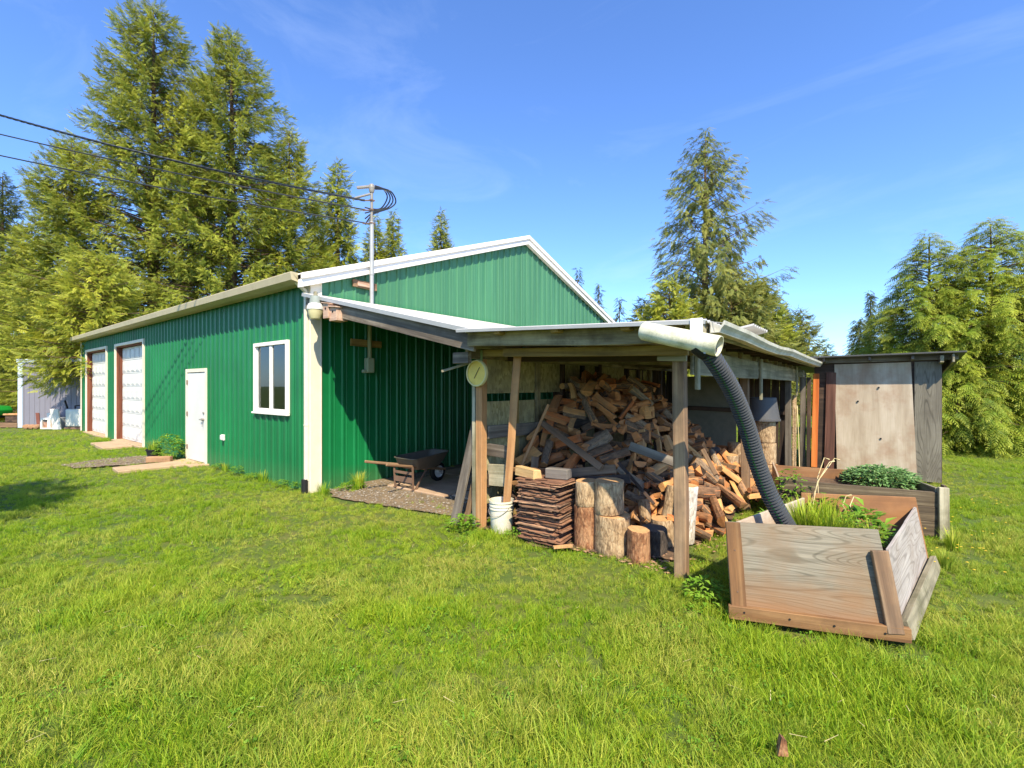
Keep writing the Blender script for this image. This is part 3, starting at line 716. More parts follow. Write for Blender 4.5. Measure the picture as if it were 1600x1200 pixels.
# ------------------------------------------------------------------ plywood tool shed at the far end
ts = thing('plywood_shed', (7.1, 8.2, 0), 'small flat roofed shed faced with a tall pinkish plywood sheet beside the green hedge', 'shed')
p = MB(); p.box(6.12,8.0,7.12,7.15,-.02,2.18); p.box(7.97,8.0,7.151,9.2,-.02,2.0); p.box(6.12,6.15,7.151,9.2,-.02,2.0); p.box(6.151,7.969,9.17,9.2,-.02,2.0); p.build('wall', M['dark_wood'], ts)
pf = frame_of((7.07,7.085,-.02), (7.05,7.10,2.11), (1,0,0)); p = MB(pf); 
p.add([(0,-.575,-.008),(0,.60,-.008),(2.13,.535,-.008),(2.13,-.60,-.008),(0,-.575,.008),(0,.60,.008),(2.13,.535,.008),(2.13,-.60,.008)], [(3,2,1,0),(4,5,6,7),(0,1,5,4),(1,2,6,5),(2,3,7,6),(3,0,4,7)])
pp_ = p.build('plywood_sheet', M['ply_pink'], ts, frame=pf)
for x, z in ((7.13,1.66),(7.16,.72),(6.82,1.4)): g = MB(); g.box(x-.012,x+.012,7.066,7.092,z-.013,z+.013); g.build('knot_hole', M['black'], pp_)
board('knotty_panel', (7.81,7.095,0), (7.81,7.095,2.12), .36, .016, M['ply_dark'], ts, (1,0,0))
board('wall_board', (6.36,7.09,.0), (6.40,7.1,1.95), .16, .03, wood('reddish_board', (S(58,34,26), S(98,62,48), S(128,92,74)), 9), ts, (1,0,0))
board('top_plate', (6.0,7.06,2.17), (8.2,7.06,2.19), .09, .04, M['grey_wood'], ts)
rr = MB(); rr.add([(5.5,6.78,2.225),(8.28,6.78,2.25),(8.28,9.5,2.02),(5.5,9.5,2.0),(5.5,6.78,2.25),(8.28,6.78,2.275),(8.28,9.5,2.045),(5.5,9.5,2.025)], [(3,2,1,0),(4,5,6,7),(0,1,5,4),(1,2,6,5),(2,3,7,6),(3,0,4,7)])
rr.build('roof', paint('tar_roof', S(70,70,68), .6, S(110,104,96), .4), ts)
for x in (8.12,): 
    board('fascia_end', (x,6.82,2.16), (x,9.3,1.96), .14, .03, M['header'], ts)
for x in (6.3,7.0,7.6): board('rafter', (x,6.84,2.19), (x,7.1,2.17), .07, .04, M['grey_wood'], ts)
board('rafter', (7.98,6.86,2.15), (7.98,7.3,2.12), .12, .05, M['header'], ts)
def leaner(name, label, p0, p1, w_, t_, m, wd, cat='plank', **k):
    o = board(name, p0, p1, w_, t_, m, None, wd, **k); return tag(o, label, cat)
leaner('plank', 'bright orange plank standing upright at the corner between woodshed and plywood shed', (6.13,6.96,.1), (6.16,7.04,1.93), .1, .035, M['orange_wood'], (1,0,0))
leaner('plank', 'dark brown plank standing upright just left of the bright orange plank', (6.035,6.98,.0), (6.04,7.02,1.86), .07, .03, M['dark_wood'], (1,0,0))
leaner('plank', 'rough grey slab leaning between the two last right hand posts', (5.82,6.72,.0), (5.80,6.95,1.5), .12, .03, M['bark_pale'], (.3,1,0))
leaner('stick', 'thin pale lath leaning between the two last right hand posts', (5.93,6.62,.0), (5.86,6.85,1.3), .025, .015, M['dry'], (0,1,0), 'stick')
# leaning timber by the front left post
leaner('plank', 'grey plank leaning diagonally outside the front left post', (3.03,.18,-.03), (3.29,.36,1.42), .14, .035, M['grey_wood'], (1,-.1,0))
leaner('plank', 'narrow brown batten leaning behind the diagonal grey plank', (3.14,.27,-.03), (3.33,.42,1.2), .07, .035, M['post_old'], (1,-.1,0))
# boards nailed just inside the left post
board('shelf_board', (3.30,.40,.92), (3.72,.40,.91), .15, .02, M['grey_wood'], shed)
sb = board('shelf_board', (3.44,.36,.62), (3.75,.36,.64), .26, .018, M['header'], shed)
# ------------------------------------------------------------------ round dial on the left post
dl = thing('dial_gauge', (3.40,.21,1.84), 'round yellowed dial gauge fixed to the front left post', 'gauge')
Md = Matrix.Translation((3.40,.225,1.843)) @ Matrix.Rotation(R(90), 4, 'X')
g = MB(Md); g.lathe([(.145,0),(.158,.008),(.162,.035),(.155,.05),(.143,.05),(.14,.04)], 40, caps=False); g.build('rim', M['dialrim'], dl, smooth=True)
g = MB(Md); g.lathe([(.001,.036),(.141,.036)], 40, caps=False); g.lathe([(.001,.0),(.146,.0)], 40, caps=False); g.build('face', M['dial'], dl)
g = MB(Md); g.bar((-.035,-.06,.04),(.05,.07,.04),.008,.003); g.build('pointer', M['dark_wood'], dl)
# ------------------------------------------------------------------ white pipe and black hose
pi = thing('drain_pipe', (6.1,-.4,2.0), 'white plastic pipe stub slung under the gutter corner', 'pipe')
A = at(1005, 3.74, zt(517, 3.74)); B = at(1124, 3.36, zt(541, 3.36))
dirp = (B-A).normalized(); Mp = frame_of(A, B, (0,0,1)) @ Matrix.Rotation(R(90), 4, 'Y'); L_ = (B-A).length
g = MB(Mp); g.lathe([(.02,-.012),(.062,-.008),(.073,.008),(.074,L_*.5),(.075,L_*.86),(.075,L_),(.069,L_),(.068,L_*.8)], 32, caps=False); po = g.build('tube', M['pvc'], pi, smooth=True)
g = MB(Mp)
for a_, z_ in ((.6,.1),(.9,.3),(2.2,.2),(.3,.44)): g.lathe([(.006,0),(.006,.004)], 8, c=(.0,0,0)); 
g = MB()
for k, f in enumerate((.14,.36,.6)):
    q = A.lerp(B, f) + Vector((0,0,.0)) + (CAM-A).normalized()*.072 + Vector((0,0,.018)); g.tube([q, q+(CAM-A).normalized()*.004], .006, 8)
g.build('screw', M['black'], pi)
hs = thing('corrugated_hose', (6.5,.1,.6), 'black corrugated drain hose with a green stripe curving down into the planter box', 'hose')
ctrl = [(1090,536,3.46),(1112,558,3.47),(1143,608,3.60),(1166,664,3.72),(1181,716,3.78),(1199,765,3.80),(1217,800,3.80),(1238,835,3.84)]
cp = [at(x, d, zt(y, d)) for x, y, d in ctrl]
def catmull(P_, n):
    out = []
    Q = [P_[0]*2-P_[1]] + P_ + [P_[-1]*2-P_[-2]]
    for i in range(1, len(Q)-2):
        for k in range(n):
            t = k/n; a, b, c, d = Q[i-1], Q[i], Q[i+1], Q[i+2]
            out.append(.5*((2*b)+(c-a)*t+(2*a-5*b+4*c-d)*t*t+(3*b-a-3*c+d)*t**3))
    out.append(Q[-2]); return out
path = catmull(cp, 60)
arc = [0]
for a_, b_ in zip(path, path[1:]): arc.append(arc[-1]+(b_-a_).length)
def pt_at(s):
    for i in range(len(arc)-1):
        if arc[i+1] >= s: return path[i].lerp(path[i+1], (s-arc[i])/max(arc[i+1]-arc[i], 1e-6))
    return path[-1]
step = .0245; pts = []; rad = []; r0 = .067
s_ = .06
while s_ < arc[-1]-step:
    for f, r_ in ((0,.77),(.17,1.0),(.43,1.0),(.60,.77)): pts.append(pt_at(s_+f*step)); rad.append(r0*r_)
    s_ += step
g = MB(); g.tube(pts, rad, 22); g.build('corrugated_tube', M['hose'], hs, smooth=True)
g = MB(); pts2 = [pt_at(-.0+i*.02) for i in range(6)]; g.tube(pts2, [.072,.076,.076,.074,.074,.071], 24); cu = g.build('coupler', M['black'], hs, smooth=True)
g = MB()
for i in range(2): q = pt_at(.05+.02*i); v_ = (CAM-q).normalized(); c_ = q+v_*.073+Vector((.0,0,.02*(1-2*i))); g.tube([c_, c_+v_*.006], .011, 10)
g.build('bolt', M['galv'], cu)
def hose_line(off, m, name):
    vs = []; fs = []; i = 0; prev = None
    ss = .08; g = MB()
    while ss < arc[-1]-.05:
        p = pt_at(ss); t = (pt_at(ss+.01)-p).normalized(); n_ = (CAM-p); n_ = (n_-t*n_.dot(t)).normalized(); b_ = t.cross(n_)
        a_ = off + .0; c_ = p + (n_*math.cos(a_)+b_*math.sin(a_))*(r0*.985)
        g.bar(c_, c_+t*.009, .0055, .004, up=n_); ss += step
    g.build(name, m, hs)
hose_line(.30, M['hose_stripe'], 'stripe'); hose_line(.42, M['hose_stripe'], 'stripe')
# ------------------------------------------------------------------ service mast with its cables
ms = thing('service_mast', (.1,1.0,3.3), 'galvanised electric service mast with weatherhead rising past the gable rake', 'mast')
MX, MY = .19, 1.0
g = MB(); g.tube([(MX,MY,2.9),(MX,MY,4.55)], .035, 14); g.tube([(MX,MY,3.62),(MX,MY,3.70)], .042, 14); g.build('upper_conduit', M['galv'], ms, smooth=True)
g = MB(); g.tube([(MX,MY,4.5),(MX,MY,5.08)], .024, 12); g.build('top_conduit', M['steel'], ms, smooth=True)
g = MB(); g.tube([(.1,MY+.02,2.15),(.1,MY+.02,3.0)], .036, 12); g.build('lower_conduit', paint('olive_conduit', S(150,152,112), .55), ms, smooth=True)
g = MB(); g.box(.03,.15,MY-.05,MY+.09,1.92,2.18); g.bar((.09,MY-.12,1.945),(.09,MY-.02,1.945),.07,.06); g.build('junction_box', paint('grey_green_box', S(158,166,134), .5), ms, bevel=.02, seg=2)
board('mount_board', (.045,.72,3.46), (.045,1.2,3.45), .125, .04, M['post_old'], ms)
board('mount_board', (.07,.8,3.455), (.07,1.1,3.45), .075, .03, M['birdwood'], ms)
board('mount_board', (.045,.68,2.44), (.045,1.3,2.43), .12, .04, M['yellow_wood'], ms)
wh = MB(); c0 = Vector((MX,MY,5.1)); wh.lathe([(.034,-.05),(.045,-.02),(.055,.04),(.048,.09),(.015,.11)], 14, c=c0)
wh.bar(c0+Vector((.02,0,.06)), c0+RT*(-.26)+Vector((0,0,.04)), .05, .045); wh.bar(c0+Vector((0,0,-.06)), c0+RT*(-.3)+Vector((0,0,-.14)), .035, .035)
wh.build('weatherhead', M['steel'], ms, bevel=.008)
br = MB()
for z in (4.92,4.75,4.52): br.box(MX-.036,MX+.036,MY-.04,MY+.04,z-.01,z+.01); br.tube([(MX,MY,z), Vector((MX,MY,z))-RT*.16], .012, 6)
br.build('insulator_rack', M['rust'], ms)
for k in range(4):
    q = [c0 + RT*(.06) + Vector((0,0,.08-.02*k)), c0+RT*(.2+.05*k)+Vector((0,0,.02-.03*k))-FW*.05*k, c0+RT*(.27+.05*k)+Vector((0,0,-.13-.02*k)), c0+RT*(.17+.05*k)+Vector((0,0,-.31)), c0+RT*(.03)+Vector((0,0,-.33-.03*k)), Vector((MX,MY,4.8-.1*k))-RT*.12]
    g = MB(); g.tube(catmull(q, 8), .012, 7); g.build('drip_loop', M['cable'], ms, smooth=True)
CBL = [('thick black twisted power cable, topmost of the three running off left from the mast', 182, 4.92, .021, .3), ('thin power cable, middle one of the three running off left from the mast', 212, 4.76, .011, .16), ('thin power cable, lowest of the three running off left from the mast', 245, 4.53, .011, .16)]
for lab, y0, zs, r_, sag in CBL:
    a_ = Vector((MX,MY,zs))-RT*.12; e_ = at(-520, 8.0)
    s0 = (at(0, 8.2)-a_).dot(RT)/ (e_-a_).dot(RT)
    ze = (zt(y0, 8.2) + 4*sag*s0*(1-s0) - zs*(1-s0))/s0
    pts = [a_.lerp(e_, i/40)*1.0 for i in range(41)]
    pts = [Vector((p.x, p.y, zs + (ze-zs)*i/40 - 4*sag*(i/40)*(1-i/40))) for i, p in enumerate(pts)]
    g = MB()
    if r_ > .015:
        for ph in (0, 2.09, 4.19):
            fine = catmull(pts, 6)
            tw = [p + (Vector((0,0,1))*math.sin(i*.9+ph) + FW*math.cos(i*.9+ph))*.011 for i, p in enumerate(fine)]
            g.tube(tw, .011, 5)
    else: g.tube(pts, r_, 6)
    tag(g.build('power_cable', M['cable'], smooth=True), lab, 'cable', 'power cables to the mast')
# ------------------------------------------------------------------ yard lamp and birdhouses at the barn corner
lp = thing('yard_lamp', (.08,-.2,2.85), 'white bowl shaped yard lamp hanging at the corner of the green barn', 'lamp')
LC = at(493, 7.1, 0)
def lz(y): return zt(y, 7.1)
g = MB(); g.lathe([(.02,lz(462)),(.075,lz(463)),(.088,lz(474)),(.085,lz(478))], 20, c=(LC.x,LC.y,0)); g.build('ballast_housing', M['lampgrey'], lp, smooth=True)
g = MB(); g.lathe([(.05,lz(473)),(.10,lz(475)),(.122,lz(480)),(.122,lz(484)),(.11,lz(484))], 28, c=(LC.x,LC.y,0)); g.build('collar', M['white'], lp, smooth=True)
g = MB(); g.lathe([(.115,lz(484)),(.105,lz(490)),(.085,lz(497)),(.08,lz(498))], 28, c=(LC.x,LC.y,0)); g.build('refractor', M['lens'], lp, smooth=True)
g = MB(); g.tube([(LC.x+.05,LC.y,lz(470)), (.06,-.06,lz(472)), (.2,.02,lz(474))], .022, 10); g.lathe([(.03,lz(462)),(.028,lz(456)),(.01,lz(455))], 12, c=(LC.x,LC.y,0)); g.build('arm', M['header'], lp)
def birdhouse(px, d, ytop, ybot, wpx, label, m):
    c = at(px, d); z0, z1 = zt(ybot, d), zt(ytop, d); w2 = wpx/738*d/2
    t = thing('birdhouse', (c.x,c.y,z0), label, 'birdhouse', 'birdhouses on the lean-to rafter')
    g = MB(Matrix.Translation(c)); g.prism([(-w2,z0),(w2,z0),(w2,z1-.02),(-w2,z1)], -w2, w2, 'y'); g.build('body', m, t, bevel=.003)
    g = MB(Matrix.Translation(c)); g.prism([(-w2*1.25,z1+.003),(w2*1.25,z1-.022),(w2*1.25,z1-.006),(-w2*1.25,z1+.019)], -w2*1.35, w2*1.25, 'y'); g.build('lid', m, t)
    g = MB(Matrix.Translation(c)); g.tube([(0,-w2+.002,(z0+z1)/2+.03),(0,-w2-.004,(z0+z1)/2+.03)], .018, 12); g.build('entrance_hole', M['black'], t)
birdhouse(515, 6.9, 474, 498, 14, 'narrow pale birdhouse beside the yard lamp', M['birdwood'])
birdhouse(529, 6.86, 480, 502, 20, 'squat reddish birdhouse on the rafter end, right of the narrow pale one', M['birdwood'])
board('hanger', (.12,-.1,2.86), (.3,-.1,2.99), .06, .03, M['grey_wood'], shed)
# ------------------------------------------------------------------ planter boxes
def v3(p, z): return Vector((p[0], p[1], z))
pb = thing('planter_box', (6.9,.8,0), 'grey plywood planter box leaning in the front grass with hose end inside', 'planter')
FL, FR, BR, BL = Vector((6.32,-.25)), Vector((7.29,.07)), Vector((7.53,1.93)), Vector((6.55,1.63))
fd = (FR-FL).normalized(); fb = Vector((-fd.y, fd.x)); lean = fb*.13 - fd*.03
def quadboard(name, a0, a1, b0, b1, th, m, parent, nrm):
    """board through four corners: bottom a0->a1, top b0->b1, thickness towards nrm"""
    f = frame_of(a0, a1, Vector(b0)-Vector(a0)); inv = f.inverted(); n_ = Vector(nrm).normalized()*th; mb = MB(f); k = 10; vs = []; fs = []
    for i in range(k+1):
        for P0, P1 in ((a0, a1), (b0, b1)):
            p = Vector(P0).lerp(Vector(P1), i/k); q = Vector(mnoise.noise_vector(p*2.1))*.006
            vs += [inv @ (p+q), inv @ (p+q+n_)]
    for i in range(k):
        o = i*4
        fs += [(o,o+4,o+6,o+2),(o+1,o+3,o+7,o+5),(o+2,o+6,o+7,o+3),(o,o+1,o+5,o+4)]
    fs += [(0,2,3,1), (k*4,k*4+1,k*4+3,k*4+2)]
    mb.add(vs, fs); return mb.build(name, m, parent, bevel=.003, frame=f)
L3 = Vector((lean.x, lean.y, 0)); inn = Vector((fb.x, fb.y, 0))
quadboard('front_board', v3(FL,.085), v3(FR,.085), v3(FL,.665)+L3, v3(FR-fd*.05,.70)+L3*1.05, .018, M['ply_grey'], pb, inn)
quadboard('side_board', v3(FR-fd*.01,.06), v3(BR,.02), v3(FR-fd*.01,.585)+L3*.75, v3(BR,.545)-Vector((.09,.0,0)), .02, M['ply_dark'] if False else wood('ply_pale', (S(120,112,104), S(168,158,148), S(196,188,178)), 7, S(120,100,80), .4, cath=110), pb, (-1,.1,0))
quadboard('side_board', v3(FL,.06), v3(BL,.02), v3(FL,.64)+L3, v3(BL,.56), .02, M['ply_pink'], pb, (1,-.1,0))
quadboard('back_board', v3(BL,.02), v3(BR,.02), v3(BL,.60)-Vector((.02,-.05,0)), v3(BR,.63)-Vector((.10,-.05,0)), .02, M['rust_board'], pb, -inn)
out = -inn
board('batten', v3(FL+fd*.05,.05)+out*.02, v3(FL+fd*.05,.67)+L3*1.02+out*.02, .10, .032, M['sill_wood'], pb, v3(fd,0))
board('batten', v3(FR-fd*.045,.07)+out*.026, v3(FR-fd*.075,.575)+L3*.80+out*.026, .095, .045, M['post_old'], pb, v3(fd,0))
board('sill', v3(FL-fd*.02,.055)+out*.022, v3(FR+fd*.04,.075)+out*.022, .095, .04, M['sill_wood'], pb, (0,0,1), warp=.006)
board('sill', v3(FR,.085)+Vector((.03,.02,0)), v3(BR,.055)+Vector((.045,.0,0)), .12, .045, M['header'], pb, (-.35,0,1), warp=.006)
for f_ in (.08,.36,.62,.9):
    p_ = v3(FL.lerp(FR, f_), .07)+out*.043; g = MB(); g.tube([p_, p_+out*.003], .007, 8); g.build('screw', M['black'], pb)
for dz_ in (.14,.42):
    for q_ in (FL+fd*.05, FR-fd*.055):
        p_ = v3(q_, .06+dz_)+L3*(dz_/.6)+out*(.037 if q_ is not None and (q_-FL).length < .1 else .05); g = MB(); g.tube([p_, p_+out*.003], .006, 8); g.build('screw', M['rust'], pb)
def soilbed(name, c4, z, parent):
    g = MB(); n = 10; vs = []
    for j in range(n+1):
        for i in range(n+1):
            a = c4[0].lerp(c4[1], i/n); b = c4[3].lerp(c4[2], i/n); p = a.lerp(b, j/n)
            vs.append((p.x, p.y, z + .03*mnoise.noise(Vector((p.x*5, p.y*5, 2)))))
    g.add(vs, [(j*(n+1)+i, j*(n+1)+i+1, (j+1)*(n+1)+i+1, (j+1)*(n+1)+i) for j in range(n) for i in range(n)])
    return g.build(name, M['soil'], parent, smooth=True)
soilbed('soil', [FL+Vector((.05,.12)), FR+Vector((-.06,.14)), BR+Vector((-.08,-.02)), BL+Vector((.02,-.02))], .36, pb)
pb2 = thing('planter_box', (6.9,3.5,0), 'dark weathered plank planter with a leafy herb clump in front of the plywood shed', 'planter')
F2L, F2R = Vector((6.17,2.75)), Vector((7.68,3.12)); d2 = (F2R-F2L).normalized(); b2 = Vector((-d2.y, d2.x)); B2L, B2R = F2L+b2*.95, F2R+b2*1.05
for k in range(3):
    z = .09+.17*k
    board('front_plank', v3(F2L,z+.01*k), v3(F2R,z), .165, .04, M['weather'], pb2, (0,0,1), warp=.01)
quadboard('back_board', v3(B2L,.02), v3(B2R,.02), v3(B2L,.56), v3(B2R,.54), .02, M['rust_board'], pb2, v3(-b2,0))
quadboard('side_board', v3(F2L,.02), v3(B2L,.02), v3(F2L,.5), v3(B2L,.60), .02, M['ply_pink'], pb2, v3(d2,0))
quadboard('side_board', v3(F2R,.02), v3(B2R,.02), v3(F2R,.56), v3(B2R,.5), .03, M['header'], pb2, v3(-d2,0))
board('corner_post', v3(F2R+d2*.03,-.05)-v3(b2*.05,0), v3(F2R+d2*.03,.57)-v3(b2*.03,0), .09, .05, M['header'], pb2, v3(d2,0))
board('corner_post', v3(F2R+d2*.075,-.05)+v3(b2*.05,0), v3(F2R+d2*.06,.585)+v3(b2*.05,0), .09, .03, M['weather'], pb2, v3(b2,0))
soilbed('soil', [F2L+b2*.04, F2R+b2*.04, B2R-b2*.03, B2L-b2*.03], .42, pb2)
# ------------------------------------------------------------------ bucket with the long board, stack of shakes, blocks
BK = at(784, 5.50); BK.z = .0
bu = thing('bucket', BK, 'dirty white plastic bucket at the foot of the front left post', 'bucket')
g = MB(Matrix.Translation(BK)); g.lathe([(.118,0),(.125,.01),(.137,.26),(.137,.27),(.146,.27),(.146,.285),(.138,.288),(.138,.305),(.147,.305),(.147,.32),(.139,.323),(.14,.345),(.15,.348),(.15,.37),(.143,.37),(.139,.34),(.122,.06),(.0,.05)], 36)
g.build('pail', M['bucket'], bu, smooth=True)
g = MB(Matrix.Translation(BK)); hp = [(.15*math.cos(t), .15*math.sin(t)-.0, .30-.10*math.sin(math.pi*(t-3.4)/2.6)) for t in np.linspace(3.4, 6.0, 14)]; g.tube(hp, .0035, 6); g.build('bail', M['steel'], bu)
tb = at(827, 5.42, zt(546, 5.42))
leaner('plank', 'long pale board standing in the bucket and leaning on the roof beam', BK+Vector((.03,.03,.07)), (tb.x, .20, 2.06), .088, .022, M['post_new'], RT, bevel=.006, warp=.01)
a, b = at(812, 5.95, zt(733, 5.95)), at(857, 6.15, zt(632, 6.15))
leaner('stick', 'thin straight stick leaning left of the firewood heap', a, b, .035, .03, M['post_new'], RT, 'stick')
SC = Vector((4.28,.36,0)); SR = R(4)
for i in range(68):
    L_ = .50 + rnd.uniform(-.09, .07); th = rnd.uniform(.005, .0125); wd = .38 + rnd.uniform(-.05, .03)
    if i == 0: zc = .02
    Mx = Matrix.Translation(SC + Vector((rnd.uniform(-.03,.03), rnd.uniform(-.03,.03), zc))) @ Matrix.Rotation(SR + R(rnd.uniform(-4,4)), 4, 'Z') @ Matrix.Rotation(R(rnd.uniform(-1.2,1.2)), 4, 'X') @ Matrix.Rotation(R(rnd.uniform(-.8,.8)), 4, 'Y')
    g = MB(Mx); n = 9; vs = []
    e0 = [rnd.uniform(-.02,.012) for _ in range(n+1)]
    for j in range(n+1):
        x = -L_/2 + L_*j/n; ya = -wd/2 + e0[j] ; yb = wd/2 + rnd.uniform(-.02,.01)
        xo = 0 if 0 < j < n else rnd.uniform(-.015,.015)
        q = rnd.uniform(-.002,.002)
        vs += [(x+xo, ya, q), (x+xo*.3, yb, q), (x+xo*.3, yb, th*.8+q), (x+xo, ya, th+q)]
    fs = [(0,1,2,3), (n*4+3,n*4+2,n*4+1,n*4)]
    for j in range(n):
        for k in range(4): fs.append((j*4+k, j*4+4+k, j*4+4+(k+1)%4, j*4+(k+1)%4))
    g.add(vs, fs); o = g.build('cedar_shake', M['shake'], None, frame=Mx)
    tag(o, 'reddish brown split cedar shake in the neat square stack beside the white bucket', 'shake', 'stacked cedar shakes')
    zc += th + rnd.uniform(.0, .0016)
SZ = zc
def block(name, label, c, L_, w_, h_, rz, m, cat, skew=0.02):
    Mx = Matrix.Translation(c) @ Matrix.Rotation(rz, 4, 'Z'); g = MB(Mx)
    g.prism([(-w_/2,0),(w_/2,0),(w_/2-skew,h_),(-w_/2+skew*.4,h_*1.06)], -L_/2, L_/2, 'x')
    return tag(g.build(name, m, None, bevel=.008, frame=Mx, rough=.004), label, cat)
block('wood_block', 'bright tan split block lying on top of the shake stack, left end', Vector((4.10,.27,SZ+.004)), .36, .12, .10, R(-18), M['split'] if False else wood('fresh_wood', (S(206,158,96), S(226,184,124), S(238,204,150)), 10, S(200,150,90), .4), 'wood block')
block('wood_block', 'blunt grey timber offcut on top of the shake stack, right end', Vector((4.40,.42,SZ+.004)), .26, .15, .105, R(12), wood('grey_block', (S(70,64,58), S(112,104,96), S(142,132,120)), 9), 'wood block', .004)
block('lath', 'flat splintered lath between the two blocks on the shake stack', Vector((4.26,.20,SZ+.004)), .24, .05, .014, R(20), M['shake'], 'lath', .003)
# ------------------------------------------------------------------ log rounds
def log_round(label, x, y, z, r, h, side, end, seed, taper=.03, tilt=(0,0), group='log rounds on end', top=None):
    rg = random.Random(seed); n = 30; ph = [rg.uniform(0,6.28) for _ in range(4)]
    Mx = Matrix.Translation((x,y,z)) @ Matrix.Rotation(tilt[0], 4, 'X') @ Matrix.Rotation(tilt[1], 4, 'Y')
    rr_ = lambda a, zz: r*(1 + .05*math.sin(2*a+ph[0]) + .03*math.sin(3*a+ph[1]) + .018*math.sin(7*a+ph[2]+zz*9) + .012*math.sin(13*a+ph[3])) * (1 - taper*zz/h)
    zs = [0, h*.02] + [h*k/6 for k in range(1,6)] + [h-.012, h]
    g = MB(Mx); vs = []
    for j, zz in enumerate(zs):
        k = 1.0 if 0 < j < len(zs)-1 else .965
        for i in range(n):
            a = 2*math.pi*i/n; q = rr_(a, zz)*k + .006*mnoise.noise(Vector((math.cos(a)*3, math.sin(a)*3, zz*9+seed)))
            vs.append((q*math.cos(a), q*math.sin(a), zz + (.008*math.sin(a+ph[1]) if j >= len(zs)-2 else 0)))
    g.add(vs, [(j*n+i, j*n+(i+1)%n, (j+1)*n+(i+1)%n, (j+1)*n+i) for j in range(len(zs)-1) for i in range(n)], 0)
    b = (len(zs)-1)*n
    for rings in ((.6,), ):
        v2 = [vs[b+i] for i in range(n)] + [(vs[b+i][0]*.5, vs[b+i][1]*.5, vs[b+i][2]+.002) for i in range(n)] + [(0,0,h+.001)]
        g.add(v2, [(i, (i+1)%n, n+(i+1)%n, n+i) for i in range(n)] + [(n+i, n+(i+1)%n, 2*n) for i in range(n)], 1)
    g.add([vs[i] for i in range(n)], [tuple(range(n))[::-1]], 1)
    o = g.build('log_round', [M[side], M[end]], None, frame=Mx, smooth=True)
    return tag(o, label, 'log round', group)
LR = log_round
LR('thick pale log round on the grass carrying a slimmer round on top', 5.0,.50,-.02,.175,.40,'bark_pale','end',1)
LR('slimmer pale log round standing on the thick pale round at the front', 4.965,.50,.385,.145,.335,'bark_pale','end',2)
LR('log round with flaking reddish bark between the shake stack and the thick pale round', 4.72,.46,-.02,.12,.45,'bark_red','end',3)
o = LR('split pale round with a crack down it, standing on the flaking reddish bark round', 4.725,.46,.435,.118,.26,'bark_pale','end',4)
LR('short orange brown log round standing foremost in the grass', 5.31,.45,-.02,.118,.31,'bark_red','end',5, taper=.06)
LR('short dark weathered log round behind the short orange brown one', 5.36,.72,-.02,.13,.27,'bark_dark','end_dark',6)
LR('short pale log round with a bright cut top behind the dark weathered one', 5.34,1.0,-.02,.12,.30,'bark_pale','end',7)
LR('white barked log round upright behind the front right post', 5.50,1.22,0,.095,.62,'bark_white','end',8, tilt=(R(-3),R(3)))
LR('leaning grey log next to the white barked round', 5.25,1.30,0,.075,.58,'bark_pale','end',9, tilt=(R(-4),R(9)))
LR('grey split log leaning left of the white barked round', 5.13,1.12,0,.07,.42,'bark_pale','end',10, tilt=(R(-3),R(-8)))
XR = 5.60
LR('topmost pale round of the pillar of rounds under the dark tub', 5.60,5.05,.735,.17,.36,'bark_pale','end',11)
LR('middle round of the pillar of rounds under the dark tub', 5.62,5.05,.375,.165,.355,'bark_pale','end',12)
LR('lowest round of the pillar of rounds under the dark tub', 5.63,5.03,.0,.18,.37,'bark_pale','end',13)
LR('knotty round standing left of the pillar under the dark tub, partly behind the hose', 5.25,4.75,.0,.16,.72,'bark_pale','end',14)
LR('dark barked round on end with a small block on top, left of the black hose', 4.95,4.0,.28,.17,.42,'bark_dark','end_dark',15, tilt=(0,R(4)))
LR('pale round under the dark barked round left of the black hose', 4.98,4.0,0,.17,.28,'bark_pale','end',16)
LR('pale round close behind the black hose, right of the dark barked one', 5.30,3.95,.0,.14,.62,'bark_pale','end',17)
LR('short cut round lying close beside the second right hand post', 5.38,3.45,.0,.14,.42,'bark_pale','end',18)
block('wood_block', 'small tan block on top of the dark barked round', Vector((4.95,4.0,.705)), .16, .10, .10, R(30), M['split'], 'wood block')
TB = Vector((5.56,5.05,1.10))
tu = thing('tub', TB, 'dark grey plastic tub turned upside down on the pillar of log rounds', 'tub')
g = MB(Matrix.Translation(TB)); g.lathe([(.275,0),(.285,.0),(.285,.03),(.272,.035),(.235,.27),(.232,.30),(.222,.385),(.21,.395),(0.001,.395)], 40, caps=False); g.build('shell', M['tub'], tu, smooth=True)
# ------------------------------------------------------------------ wheelbarrow, pallet, boards
WB = Vector((1.06,1.72,.03)); MW = Matrix.Translation(WB) @ Matrix.Rotation(R(92), 4, 'Z') @ Matrix.Scale(.86, 4)
wb = thing('wheelbarrow', WB, 'old wheelbarrow with dark steel tray and wooden handles parked under the lean-to roof', 'wheelbarrow', rz=R(92))
def rrect(x0, x1, hy0, hy1, z0, z1, r=.08, n=5):
    pts = []
    for cx, cy, a0 in ((x1-r, hy1-r, 0), (x0+r, hy0-r, 90), (x0+r, -hy0+r, 180), (x1-r, -hy1+r, 270)):
        for k in range(n): 
            a = R(a0 + 90*k/(n-1)); px_ = cx + r*math.cos(a); pts.append((px_, cy + r*math.sin(a), z0 + (z1-z0)*(px_-x0)/(x1-x0)))
    return pts
g = MB(MW); LY = [rrect(-.90,.14,.31,.27,.56,.61,.11), rrect(-.88,.12,.305,.265,.56,.605,.11), rrect(-.82,.03,.27,.22,.43,.45,.1), rrect(-.74,-.10,.21,.18,.345,.33,.09), ]
IN = [[(x*.985-.006, y*.97, z+.012) for x, y, z in L_] for L_ in LY[1:]]
rings_ = [LY[3], LY[2], LY[1], LY[0], [(x, y, z+.016) for x, y, z in LY[0]], IN[0], IN[1], IN[2]]
